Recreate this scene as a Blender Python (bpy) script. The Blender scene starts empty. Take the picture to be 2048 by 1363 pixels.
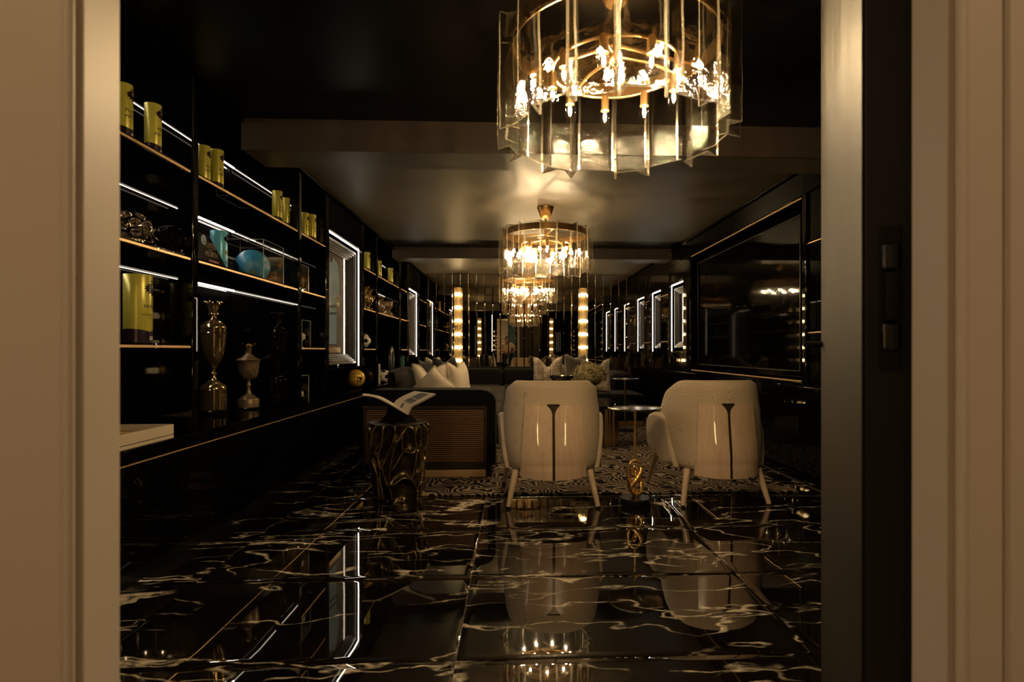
import bpy, bmesh, math, random
from mathutils import Vector, Matrix, noise
random.seed(7)
PI = math.pi
SC = bpy.context.scene
COL = SC.collection

# ------------------------------------------------------------------ camera
FPX = 1138.0
YAW = math.radians(2.3)
CY, SY = math.cos(YAW), math.sin(YAW)
PX0, PY0 = 1026 + FPX * math.tan(YAW), 702.0
EYE = 1.0
cam = bpy.data.cameras.new('camera')
cam.sensor_width = 36.0
cam.lens = FPX * 36.0 / 2048
cam.shift_x = (1024 - PX0) / 2048
cam.shift_y = (PY0 - 681.5) / 2048
cam.clip_start = 0.02
cam.clip_end = 60
cam.dof.use_dof = True
cam.dof.focus_distance = 4.6
cam.dof.aperture_fstop = 4.5
camo = bpy.data.objects.new('camera', cam)
camo.location = (0, 0, EYE)
camo.rotation_euler = (PI / 2, 0, -YAW)
COL.objects.link(camo)
SC.camera = camo
# ------------------------------------------------------------------ world, exposure
w = bpy.data.worlds.new('world'); SC.world = w
w.use_nodes = True
w.node_tree.nodes['Background'].inputs[0].default_value = (0, 0, 0, 1)
w.node_tree.nodes['Background'].inputs[1].default_value = 0.0
SC.view_settings.view_transform = 'Standard'
SC.view_settings.look = 'None'
SC.view_settings.gamma = 1.0
SC.view_settings.use_curve_mapping = False
SC.view_settings.exposure = 0.22
cy = SC.cycles
cy.max_bounces = 18
cy.diffuse_bounces = 3
cy.glossy_bounces = 8
cy.transmission_bounces = 14
cy.transparent_max_bounces = 40
cy.caustics_reflective = False
cy.caustics_refractive = False
cy.sample_clamp_indirect = 6.0
cy.blur_glossy = 0.3
# light levels
BULB = 2200.0
LED = 55.0             # shelf strips
NLED = 10.0            # niche strips
SCONCE = 46.0
HALL = 17.0
WARM = (1.0, 0.72, 0.40)
LEDC = (1.0, 0.84, 0.66)

# ------------------------------------------------------------------ room numbers (metres)
XL, XLB, XR = -1.6, -2.12, 2.17     # left unit fronts, left back plane, right wall
YM = 10.25                          # mirror wall
YF = 0.78                           # room face of the door wall
ZC = 2.39                           # ceiling


def slope(px):
    u = (px - PX0) / FPX
    return (SY + u * CY) / (CY - u * SY)


def yx(px, x):            # depth along a plane of constant x
    return x / slope(px)


def xy(px, y):            # lateral place on a plane of constant y
    return y * slope(px)


def zz(px, py, y):        # height seen at a pixel at depth y
    u = (px - PX0) / FPX
    return EYE + (PY0 - py) / FPX * y / (CY - u * SY)


# ------------------------------------------------------------------ materials
def mat(name, col=(.5, .5, .5), rough=.5, metal=0., spec=.5, ior=1.5, coat=0., sheen=0., emit=None, es=0., alpha=1.):
    m = bpy.data.materials.new(name); m.use_nodes = True
    b = m.node_tree.nodes['Principled BSDF']
    b.inputs['Base Color'].default_value = (*col, 1)
    b.inputs['Roughness'].default_value = rough
    b.inputs['Metallic'].default_value = metal
    b.inputs['Specular IOR Level'].default_value = spec
    b.inputs['IOR'].default_value = ior
    b.inputs['Coat Weight'].default_value = coat
    b.inputs['Coat Roughness'].default_value = .03
    b.inputs['Sheen Weight'].default_value = sheen
    if emit:
        b.inputs['Emission Color'].default_value = (*emit, 1)
        b.inputs['Emission Strength'].default_value = es
    return m


def N(m, kind, **kw):
    n = m.node_tree.nodes.new(kind)
    for k, v in kw.items():
        if k in n.inputs.keys():
            n.inputs[k].default_value = v
        else:
            setattr(n, k, v)
    return n


def L(m, a, b):
    m.node_tree.links.new(a, b)


def bsdf(m):
    return m.node_tree.nodes['Principled BSDF']


def ramp(m, fac, stops, interp='LINEAR'):
    r = m.node_tree.nodes.new('ShaderNodeValToRGB')
    r.color_ramp.interpolation = interp
    els = r.color_ramp.elements
    while len(els) < len(stops):
        els.new(.5)
    for e, (p, c) in zip(els, stops):
        e.position = p
        e.color = (*c, 1) if len(c) == 3 else c
    L(m, fac, r.inputs[0])
    return r.outputs[0]


def coords(m, scale=(1, 1, 1), rot=(0, 0, 0), kind='Object', add_random=0.):
    t = N(m, 'ShaderNodeTexCoord')
    mp = N(m, 'ShaderNodeMapping')
    mp.inputs['Scale'].default_value = scale
    mp.inputs['Rotation'].default_value = rot
    src = t.outputs[kind]
    if add_random:
        oi = N(m, 'ShaderNodeObjectInfo')
        mul = N(m, 'ShaderNodeVectorMath', operation='SCALE')
        comb = N(m, 'ShaderNodeCombineXYZ')
        L(m, oi.outputs['Random'], comb.inputs[0]); L(m, oi.outputs['Random'], comb.inputs[2])
        L(m, comb.outputs[0], mul.inputs[0]); mul.inputs[3].default_value = add_random
        ad = N(m, 'ShaderNodeVectorMath', operation='ADD')
        L(m, src, ad.inputs[0]); L(m, mul.outputs[0], ad.inputs[1])
        src = ad.outputs[0]
    L(m, src, mp.inputs[0])
    return mp.outputs[0]


def math_(m, op, a, b=None, clamp=False):
    n = N(m, 'ShaderNodeMath', operation=op); n.use_clamp = clamp
    for i, v in enumerate((a, b)):
        if v is None:
            continue
        if isinstance(v, (int, float)):
            n.inputs[i].default_value = v
        else:
            L(m, v, n.inputs[i])
    return n.outputs[0]


def bump(m, h, strength=.3, dist=.01, target=None):
    b = N(m, 'ShaderNodeBump'); b.inputs['Strength'].default_value = strength; b.inputs['Distance'].default_value = dist
    L(m, h, b.inputs['Height'])
    L(m, b.outputs[0], target or bsdf(m).inputs['Normal'])
    return b


def noise_(m, vec, scale=5, detail=3, rough=.5, dist=0.):
    n = N(m, 'ShaderNodeTexNoise')
    n.inputs['Scale'].default_value = scale; n.inputs['Detail'].default_value = detail
    n.inputs['Roughness'].default_value = rough; n.inputs['Distortion'].default_value = dist
    L(m, vec, n.inputs['Vector'])
    return n.outputs['Fac']


def gloss_black(name, base, rough, f0, f90, pw=5.):
    m = bpy.data.materials.new(name); m.use_nodes = True
    nt = m.node_tree; nt.nodes.clear()
    out = N(m, 'ShaderNodeOutputMaterial')
    d = N(m, 'ShaderNodeBsdfDiffuse'); d.inputs[0].default_value = (*base, 1)
    g = N(m, 'ShaderNodeBsdfGlossy'); g.inputs['Roughness'].default_value = rough
    lw = N(m, 'ShaderNodeLayerWeight'); lw.inputs[0].default_value = .5
    f = math_(m, 'ADD', math_(m, 'MULTIPLY', math_(m, 'POWER', lw.outputs['Facing'], pw), f90), f0)
    mx = N(m, 'ShaderNodeMixShader'); L(m, f, mx.inputs[0]); L(m, d.outputs[0], mx.inputs[1]); L(m, g.outputs[0], mx.inputs[2]); L(m, mx.outputs[0], out.inputs[0])
    return m


M = {}
M['lacquer'] = gloss_black('black_lacquer', (.0022, .002, .002), .012, .042, .32)
M['lacquer_soft'] = gloss_black('black_satin_lacquer', (.003, .0026, .0024), .10, .02, .08)
M['plinth'] = mat('black_plinth', (.004, .004, .004), .2)
M['brass'] = mat('brass', (.62, .40, .17), .28, 1.)
M['gold'] = mat('polished_gold', (.90, .66, .34), .10, .95)
M['brass_trim'] = mat('brass_trim', (.80, .52, .28), .42, .75)
M['silver'] = mat('polished_silver', (.80, .72, .60), .12, 1.)
M['old_silver'] = mat('tarnished_silver', (.30, .21, .135), .40, .6)
L(M['old_silver'], ramp(M['old_silver'], noise_(M['old_silver'], coords(M['old_silver']), 40, 4, .6), [(.35, (.20, .135, .08)), (.7, (.46, .34, .22))]), bsdf(M['old_silver']).inputs['Base Color'])
M['bronze_door'] = mat('brushed_bronze', (.020, .017, .012), .55, .6, spec=.25)
M['dark_wood'] = mat('dark_door_edge', (.006, .004, .0025), .5)
M['black_metal'] = mat('black_metal', (.012, .010, .008), .35, .6)
M['led'] = mat('led_strip', (1, 1, 1), .5, emit=LEDC, es=LED)
M['niche_led'] = mat('niche_led_strip', (1, 1, 1), .5, emit=LEDC, es=NLED)
M['bulb'] = mat('glowing_filament', (1, 1, 1), .5, emit=WARM, es=BULB)
M['sconce_light'] = mat('sconce_light', (1, 1, 1), .5, emit=(1, .74, .38), es=SCONCE)
M['hall_light'] = mat('hall_light', (1, 1, 1), .5, emit=(1, .68, .39), es=HALL)
M['white_paint'] = mat('white_door_paint', (.74, .64, .52), .42)
M['hall_wall'] = mat('hallway_wall', (.78, .74, .66), .7)
M['teal'] = mat('teal_door', (.02, .12, .16), .4)
M['hall_floor'] = mat('hallway_floor', (.30, .24, .18), .5)
M['velvet'] = mat('dark_velvet', (.0055, .0042, .003), .85, sheen=.02, spec=.10)
M['seat_velvet'] = mat('brown_velvet', (.016, .011, .007), .85, sheen=.03, spec=.10)
M['panel_brown'] = mat('dark_bronze_panel', (.030, .019, .011), .42, .3)
M['slat_copper'] = mat('copper_brown_slat', (.24, .125, .06), .42, .5)
M['screen'] = gloss_black('tv_screen', (.0012, .0012, .0012), .045, .035, .03)
M['frame_metal'] = mat('dark_pewter_moulding', (.085, .080, .078), .30, .8)
M['cream_box'] = mat('cream_lacquer', (.70, .58, .42), .35)
M['print_purple'] = mat('deep_purple_print', (.030, .016, .030), .28, .4)
M['print_white'] = mat('white_print', (.75, .66, .6), .5)
M['print_red'] = mat('red_print', (.35, .02, .05), .5)
M['print_black'] = gloss_black('black_print', (.004, .004, .005), .15, .02, .05)
M['print_tan'] = mat('tan_print', (.72, .55, .36), .5)
M['print_green'] = mat('pale_badge_print', (.36, .55, .36), .5)
M['badge_blue'] = mat('blue_badge_print', (.06, .22, .34), .4)
M['steel_top'] = mat('brushed_steel_top', (.50, .47, .40), .2, 1.)
M['rubber'] = mat('black_foot', (.006, .006, .006), .6)
M['skin'] = mat('skin', (.50, .27, .18), .55)
M['shirt'] = mat('cream_shirt', (.72, .62, .47), .8)
M['trousers'] = mat('dark_trousers', (.012, .014, .017), .8)
M['hair'] = mat('dark_hair', (.02, .012, .007), .6)
M['paper'] = mat('magazine_paper', (.72, .60, .46), .55)
M['photo_grey'] = mat('grey_photo_print', (.10, .09, .085), .45)
M['photo_mid'] = mat('mid_grey_photo_print', (.30, .27, .23), .45)
M['white_item'] = mat('white_leather', (.66, .60, .50), .45)
M['dark_item'] = mat('dark_resin', (.018, .017, .018), .25)
M['teal_item'] = mat('teal_glass', (.10, .33, .30), .2)
M['jersey'] = mat('sky_blue_jersey', (.28, .44, .60), .75)
M['jersey_dark'] = mat('black_red_jersey', (.05, .012, .012), .75)
M['mount'] = mat('dark_brown_mount', (.10, .065, .045), .6)
M['bronze_fluted'] = mat('bronze_column', (.50, .36, .19), .25, 1.)
M['vase'] = mat('bronze_vase', (.20, .14, .08), .3, .8)


def m_ceiling(name, col, rough, spec, brush=.04):
    m = mat(name, col, rough, spec=spec)
    n = noise_(m, coords(m, (.6, 9, 1)), 9, 5, .6)
    r = ramp(m, n, [(.3, tuple(c * .85 for c in col)), (.7, tuple(c * 1.12 for c in col))])
    L(m, r, bsdf(m).inputs['Base Color'])
    bump(m, n, brush, .01)
    return m


M['ceiling'] = m_ceiling('satin_olive_ceiling', (.118, .096, .064), .42, .5)
M['ceiling_dark'] = m_ceiling('dark_gloss_ceiling', (.003, .0024, .002), .30, .2, .02)
M['beam'] = m_ceiling('brown_beam_face', (.055, .040, .030), .5, .3)


def m_marble():
    m = mat('black_marble', (.004, .003, .0025), .018, ior=2.35, spec=.5)
    v = coords(m, (1, 1, 1), (0, 0, 0), 'Object', 37.0)
    # warp
    wv = N(m, 'ShaderNodeTexNoise'); wv.inputs['Scale'].default_value = 1.7; wv.inputs['Detail'].default_value = 4
    L(m, v, wv.inputs['Vector'])
    sub = N(m, 'ShaderNodeVectorMath', operation='SUBTRACT'); sub.inputs[1].default_value = (.5, .5, .5)
    L(m, wv.outputs['Color'], sub.inputs[0])
    sc = N(m, 'ShaderNodeVectorMath', operation='SCALE'); sc.inputs[3].default_value = .24
    L(m, sub.outputs[0], sc.inputs[0])
    ad = N(m, 'ShaderNodeVectorMath', operation='ADD'); L(m, v, ad.inputs[0]); L(m, sc.outputs[0], ad.inputs[1])
    mp = N(m, 'ShaderNodeMapping'); mp.inputs['Rotation'].default_value = (0, 0, -.85); mp.inputs['Scale'].default_value = (.50, 1.75, 1)
    L(m, ad.outputs[0], mp.inputs[0])
    n1 = noise_(m, mp.outputs[0], 1.5, 4, .52)
    a1 = math_(m, 'ABSOLUTE', math_(m, 'SUBTRACT', n1, .5))
    wid = noise_(m, v, 2.2, 2, .5)
    # thick veins appear where wid is high
    thick = math_(m, 'MULTIPLY', math_(m, 'SUBTRACT', wid, .52, True), .13)
    d = math_(m, 'SUBTRACT', a1, thick)
    v1 = ramp(m, d, [(.0, (1, 1, 1)), (.0055, (.0, .0, .0))])
    mp2 = N(m, 'ShaderNodeMapping'); mp2.inputs['Rotation'].default_value = (0, 0, .95); mp2.inputs['Scale'].default_value = (.45, 1.6, 1)
    mp2.inputs['Location'].default_value = (4.2, 1.3, 0)
    L(m, ad.outputs[0], mp2.inputs[0])
    n2 = noise_(m, mp2.outputs[0], 1.7, 3.5, .5)
    a2 = math_(m, 'ABSOLUTE', math_(m, 'SUBTRACT', n2, .48))
    v2 = ramp(m, a2, [(.0, (.85, .85, .85)), (.006, (0, 0, 0))])
    gate = ramp(m, noise_(m, v, 1.6, 2, .5), [(.42, (0, 0, 0)), (.52, (1, 1, 1))])
    v2g = math_(m, 'MULTIPLY', v2, gate)
    gate1 = ramp(m, noise_(m, v, 2.9, 2, .5), [(.40, (0, 0, 0)), (.50, (1, 1, 1))])
    v1g = math_(m, 'MULTIPLY', v1, gate1)
    tot = math_(m, 'ADD', v1g, v2g, True)
    brk = ramp(m, noise_(m, v, 26, 4, .65), [(.34, (.12, .12, .12)), (.56, (1, 1, 1))])
    tot = math_(m, 'MULTIPLY', tot, brk)
    cloud = ramp(m, noise_(m, v, 3.4, 5, .6), [(.42, (.0042, .003, .0022)), (.75, (.012, .007, .004))])
    mix = N(m, 'ShaderNodeMix', data_type='RGBA')
    L(m, tot, mix.inputs[0]); L(m, cloud, mix.inputs[6]); mix.inputs[7].default_value = (.92, .78, .58, 1)
    L(m, mix.outputs[2], bsdf(m).inputs['Base Color'])
    return m


M['marble'] = m_marble()
M['grout'] = mat('dark_grout', (.10, .075, .05), .5)


def m_glass():
    m = bpy.data.materials.new('hammered_glass'); m.use_nodes = True
    nt = m.node_tree; nt.nodes.clear()
    out = N(m, 'ShaderNodeOutputMaterial')
    g = N(m, 'ShaderNodeBsdfGlass'); g.inputs['Roughness'].default_value = .015; g.inputs['IOR'].default_value = 1.45
    g.inputs['Color'].default_value = (1, .98, .93, 1)
    t = N(m, 'ShaderNodeBsdfTransparent'); t.inputs[0].default_value = (.985, .97, .93, 1)
    gl = N(m, 'ShaderNodeBsdfGlossy'); gl.inputs['Roughness'].default_value = .055; gl.inputs['Color'].default_value = (.9, .86, .76, 1)
    mx = N(m, 'ShaderNodeMixShader'); mx.inputs[0].default_value = .21
    L(m, t.outputs[0], mx.inputs[1]); L(m, g.outputs[0], mx.inputs[2])
    tc = N(m, 'ShaderNodeTexCoord'); sp = N(m, 'ShaderNodeSeparateXYZ'); L(m, tc.outputs['Object'], sp.inputs[0])
    low = N(m, 'ShaderNodeMapRange'); L(m, sp.outputs[2], low.inputs[0])
    low.inputs[1].default_value = -.10; low.inputs[2].default_value = -.38; low.inputs[3].default_value = .25; low.inputs[4].default_value = 1.0
    v = coords(m, (1, 1, .45), kind='Object', add_random=11.)
    v2 = coords(m, (1, 1, .8), kind='Object', add_random=5.)
    n1 = noise_(m, v, 13, 2, .5)
    n2 = noise_(m, v2, 95, 3, .6, .6)
    h = math_(m, 'ADD', math_(m, 'MULTIPLY', n1, 1.1), math_(m, 'MULTIPLY', n2, math_(m, 'MULTIPLY', low.outputs[0], .45)))
    b = N(m, 'ShaderNodeBump'); b.inputs['Strength'].default_value = .5; b.inputs['Distance'].default_value = .006
    L(m, h, b.inputs['Height']); L(m, b.outputs[0], g.inputs['Normal'])
    b2 = N(m, 'ShaderNodeBump'); b2.inputs['Strength'].default_value = .6; b2.inputs['Distance'].default_value = .008
    L(m, n2, b2.inputs['Height']); L(m, b2.outputs[0], gl.inputs['Normal'])
    m2 = N(m, 'ShaderNodeMixShader')
    L(m, math_(m, 'MULTIPLY', low.outputs[0], .007), m2.inputs[0])
    L(m, mx.outputs[0], m2.inputs[1]); L(m, gl.outputs[0], m2.inputs[2]); L(m, m2.outputs[0], out.inputs[0])
    return m


def m_clear(name, fac=.25, tint=(.97, .97, .95), rough=.0):
    m = bpy.data.materials.new(name); m.use_nodes = True
    nt = m.node_tree; nt.nodes.clear()
    out = N(m, 'ShaderNodeOutputMaterial')
    g = N(m, 'ShaderNodeBsdfGlossy'); g.inputs['Roughness'].default_value = rough
    t = N(m, 'ShaderNodeBsdfTransparent'); t.inputs[0].default_value = (*tint, 1)
    lw = N(m, 'ShaderNodeLayerWeight'); lw.inputs[0].default_value = .5
    fr = math_(m, 'ADD', math_(m, 'MULTIPLY', math_(m, 'POWER', lw.outputs['Facing'], 5.), .5), fac * .15)
    mx = N(m, 'ShaderNodeMixShader')
    L(m, fr, mx.inputs[0]); L(m, t.outputs[0], mx.inputs[1]); L(m, g.outputs[0], mx.inputs[2]); L(m, mx.outputs[0], out.inputs[0])
    return m


M['glass'] = m_glass()
def m_glass_edge():
    m = bpy.data.materials.new('polished_glass_edge'); m.use_nodes = True
    nt = m.node_tree; nt.nodes.clear()
    out = N(m, 'ShaderNodeOutputMaterial')
    g = N(m, 'ShaderNodeBsdfGlass'); g.inputs['Roughness'].default_value = .08; g.inputs['IOR'].default_value = 1.45
    d = N(m, 'ShaderNodeBsdfTranslucent'); d.inputs[0].default_value = (.8, .72, .56, 1)
    gl = N(m, 'ShaderNodeBsdfGlossy'); gl.inputs['Roughness'].default_value = .25; gl.inputs['Color'].default_value = (.9, .84, .70, 1)
    m1 = N(m, 'ShaderNodeMixShader'); m1.inputs[0].default_value = .10
    m2 = N(m, 'ShaderNodeMixShader'); m2.inputs[0].default_value = .12
    L(m, g.outputs[0], m1.inputs[1]); L(m, d.outputs[0], m1.inputs[2])
    L(m, m1.outputs[0], m2.inputs[1]); L(m, gl.outputs[0], m2.inputs[2]); L(m, m2.outputs[0], out.inputs[0])
    return m


M['glass_edge'] = m_glass_edge()
M['clear'] = m_clear('clear_acrylic', .25)
M['globe'] = m_clear('clear_bulb_glass', .2)
M['acrylic_edge'] = mat('polished_acrylic_edge', (.45, .45, .42), .2)


def m_rods():
    m = bpy.data.materials.new('crystal_rods'); m.use_nodes = True
    nt = m.node_tree; nt.nodes.clear()
    out = N(m, 'ShaderNodeOutputMaterial')
    g = N(m, 'ShaderNodeBsdfGlass'); g.inputs['Roughness'].default_value = .08; g.inputs['IOR'].default_value = 1.45
    g.inputs['Color'].default_value = (1, .93, .74, 1)
    d = N(m, 'ShaderNodeBsdfTranslucent'); d.inputs[0].default_value = (.7, .60, .36, 1)
    t = N(m, 'ShaderNodeBsdfTransparent')
    m1 = N(m, 'ShaderNodeMixShader'); m1.inputs[0].default_value = .10
    m2 = N(m, 'ShaderNodeMixShader'); m2.inputs[0].default_value = .5
    L(m, g.outputs[0], m1.inputs[1]); L(m, d.outputs[0], m1.inputs[2])
    L(m, m1.outputs[0], m2.inputs[1]); L(m, t.outputs[0], m2.inputs[2]); L(m, m2.outputs[0], out.inputs[0])
    return m


M['rods'] = m_rods()
M['mirror'] = mat('smoked_mirror', (.50, .44, .35), .004, 1.)


def m_fabric():
    m = mat('contour_weave_fabric', (.5, .42, .3), .8, sheen=.1, spec=.2)
    v = coords(m, (1, 1, 1), kind='Object', add_random=3.)
    n = noise_(m, coords(m, (1, 1, .75), kind='Object', add_random=3.), 5.5, 2.0, .4, .15)
    sp = N(m, 'ShaderNodeSeparateXYZ'); L(m, v, sp.inputs[0])
    ph = math_(m, 'ADD', math_(m, 'MULTIPLY', sp.outputs[2], 340.), math_(m, 'MULTIPLY', n, 205.))
    s_ = math_(m, 'SINE', ph)
    mr = N(m, 'ShaderNodeMapRange'); L(m, s_, mr.inputs[0]); mr.inputs[1].default_value = -1; mr.inputs[2].default_value = 1
    c = ramp(m, mr.outputs[0], [(.0, (.385, .29, .19)), (.20, (.52, .40, .27))])
    L(m, c, bsdf(m).inputs['Base Color'])
    bump(m, mr.outputs[0], .15, .002)
    return m


M['fabric'] = m_fabric()


def m_veneer():
    m = mat('glossy_pale_veneer', (.5, .34, .2), .25, coat=1.0)
    n = noise_(m, coords(m, (26, 26, .5), kind='Object'), 3, 4, .6)
    c = ramp(m, n, [(.3, (.56, .38, .245)), (.7, (.68, .48, .32))])
    L(m, c, bsdf(m).inputs['Base Color'])
    return m


M['veneer'] = m_veneer()
M['inlay'] = mat('dark_bronze_inlay', (.055, .038, .018), .35, .6)


def m_zebra():
    m = mat('zebra_rug', (.1, .1, .1), .95, spec=.1)
    v = coords(m, (1, 1, 1), kind='Object')
    wv = N(m, 'ShaderNodeTexNoise'); wv.inputs['Scale'].default_value = 4.0; wv.inputs['Detail'].default_value = 1.4
    L(m, v, wv.inputs['Vector'])
    sub = N(m, 'ShaderNodeVectorMath', operation='SUBTRACT'); sub.inputs[1].default_value = (.5, .5, .5); L(m, wv.outputs['Color'], sub.inputs[0])
    sc = N(m, 'ShaderNodeVectorMath', operation='SCALE'); sc.inputs[3].default_value = .50; L(m, sub.outputs[0], sc.inputs[0])
    ad = N(m, 'ShaderNodeVectorMath', operation='ADD'); L(m, v, ad.inputs[0]); L(m, sc.outputs[0], ad.inputs[1])
    wa = N(m, 'ShaderNodeTexWave', bands_direction='DIAGONAL')
    wa.inputs['Scale'].default_value = 8.6; wa.inputs['Distortion'].default_value = 7.5; wa.inputs['Detail'].default_value = 1.0; wa.inputs['Detail Scale'].default_value = .9
    L(m, ad.outputs[0], wa.inputs['Vector'])
    c = ramp(m, wa.outputs['Fac'], [(.58, (.009, .0065, .0055)), (.67, (.36, .27, .18))])
    L(m, c, bsdf(m).inputs['Base Color'])
    h = math_(m, 'ADD', noise_(m, v, 260, 2, .6), math_(m, 'MULTIPLY', wa.outputs['Fac'], .5))
    bump(m, h, .6, .01)
    return m


M['zebra'] = m_zebra()


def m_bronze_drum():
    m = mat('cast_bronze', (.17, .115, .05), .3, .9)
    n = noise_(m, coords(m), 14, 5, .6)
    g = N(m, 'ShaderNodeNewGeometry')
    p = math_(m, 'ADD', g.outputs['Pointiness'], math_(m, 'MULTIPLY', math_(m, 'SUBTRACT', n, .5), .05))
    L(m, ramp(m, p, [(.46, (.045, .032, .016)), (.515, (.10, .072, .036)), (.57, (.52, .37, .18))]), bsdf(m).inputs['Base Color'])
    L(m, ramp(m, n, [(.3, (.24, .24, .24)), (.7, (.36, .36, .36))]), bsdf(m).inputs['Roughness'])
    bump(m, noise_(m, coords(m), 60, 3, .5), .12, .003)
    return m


M['drum'] = m_bronze_drum()
M['drum_top'] = mat('drum_bronze_top', (.09, .07, .045), .4, .7)


def m_hammered():
    m = mat('hammered_gold_leaf', (.75, .47, .16), .28, 1.)
    vo = N(m, 'ShaderNodeTexVoronoi'); vo.inputs['Scale'].default_value = 110
    L(m, coords(m), vo.inputs['Vector'])
    bump(m, vo.outputs['Distance'], .6, .004)
    return m


M['hammered'] = m_hammered()


def m_can(name, col, metal=.55):
    m = mat(name, col, .3, metal)
    return m


M['can_yellow'] = m_can('acid_yellow_metal', (.60, .54, .085), .22)
M['can_blue'] = m_can('sky_blue_metal', (.16, .66, .95), .1)


def m_blue_ball():
    m = mat('printed_blue_ball', (.1, .4, .6), .35)
    v = coords(m)
    n = noise_(m, v, 9, 5, .6, .6)
    c1 = ramp(m, n, [(.3, (.035, .29, .72)), (.52, (.11, .50, .92)), (.72, (.42, .75, 1.0))])
    n2 = noise_(m, v, 7, 3, .5)
    tan = ramp(m, n2, [(.60, (0, 0, 0)), (.66, (1, 1, 1))])
    mix = N(m, 'ShaderNodeMix', data_type='RGBA'); L(m, tan, mix.inputs[0]); L(m, c1, mix.inputs[6]); mix.inputs[7].default_value = (.45, .42, .30, 1)
    L(m, mix.outputs[2], bsdf(m).inputs['Base Color'])
    return m


M['blue_ball'] = m_blue_ball()


def m_gold_ball():
    m = mat('speckled_gold_ball', (.6, .36, .06), .4, .35)
    n = noise_(m, coords(m), 34, 4, .7)
    L(m, ramp(m, n, [(.34, (.04, .022, .006)), (.44, (.85, .52, .09))]), bsdf(m).inputs['Base Color'])
    return m


M['gold_ball'] = m_gold_ball()


def m_pattern_pillow():
    m = mat('fretwork_pillow_fabric', (.4, .35, .28), .8, sheen=.1)
    v = coords(m, (1, 1, 1), kind='Object')
    masks = []
    for sc, rt, off, sq, ms in ((8, 0, .37, .6, .045), (6.5, PI / 2, .42, .5, .040)):
        mp = N(m, 'ShaderNodeMapping'); mp.inputs['Rotation'].default_value = (PI / 2, 0, 0); L(m, v, mp.inputs[0])
        m2 = N(m, 'ShaderNodeMapping'); m2.inputs['Rotation'].default_value = (0, 0, rt); L(m, mp.outputs[0], m2.inputs[0])
        br = N(m, 'ShaderNodeTexBrick'); br.inputs['Scale'].default_value = sc; br.inputs['Mortar Size'].default_value = ms
        br.offset = off; br.squash = sq; br.squash_frequency = 3; br.offset_frequency = 2
        L(m, m2.outputs[0], br.inputs['Vector'])
        n = noise_(m, m2.outputs[0], 11 if rt else 9, 1, .5)
        masks.append(math_(m, 'MULTIPLY', br.outputs['Fac'], math_(m, 'GREATER_THAN', n, .47)))
    t = math_(m, 'MAXIMUM', masks[0], masks[1])
    mix = N(m, 'ShaderNodeMix', data_type='RGBA'); L(m, t, mix.inputs[0])
    mix.inputs[6].default_value = (.48, .39, .29, 1); mix.inputs[7].default_value = (.19, .135, .09, 1)
    L(m, mix.outputs[2], bsdf(m).inputs['Base Color'])
    return m


M['pillow_pattern'] = m_pattern_pillow()


def m_cloth(name, col, sc=180):
    m = mat(name, col, .85, sheen=.25, spec=.2)
    bump(m, noise_(m, coords(m), sc, 3, .6), .35, .004)
    return m


M['pillow_cream'] = m_cloth('cream_linen', (.58, .49, .36))
M['pillow_fringe'] = m_cloth('cream_fringe', (.50, .41, .29), 90)
M['pillow_taupe'] = m_cloth('taupe_velvet', (.13, .10, .07))
M['pillow_black'] = m_cloth('black_velvet_cushion', (.010, .008, .007))
M['hydrangea'] = mat('dried_hydrangea', (.30, .25, .10), .8)
L(M['hydrangea'], ramp(M['hydrangea'], noise_(M['hydrangea'], coords(M['hydrangea']), 16, 3, .6), [(.35, (.11, .09, .03)), (.65, (.36, .28, .13))]), bsdf(M['hydrangea']).inputs['Base Color'])


# ------------------------------------------------------------------ mesh building
WN = set()


def name_of(me):
    return me.name


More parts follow.
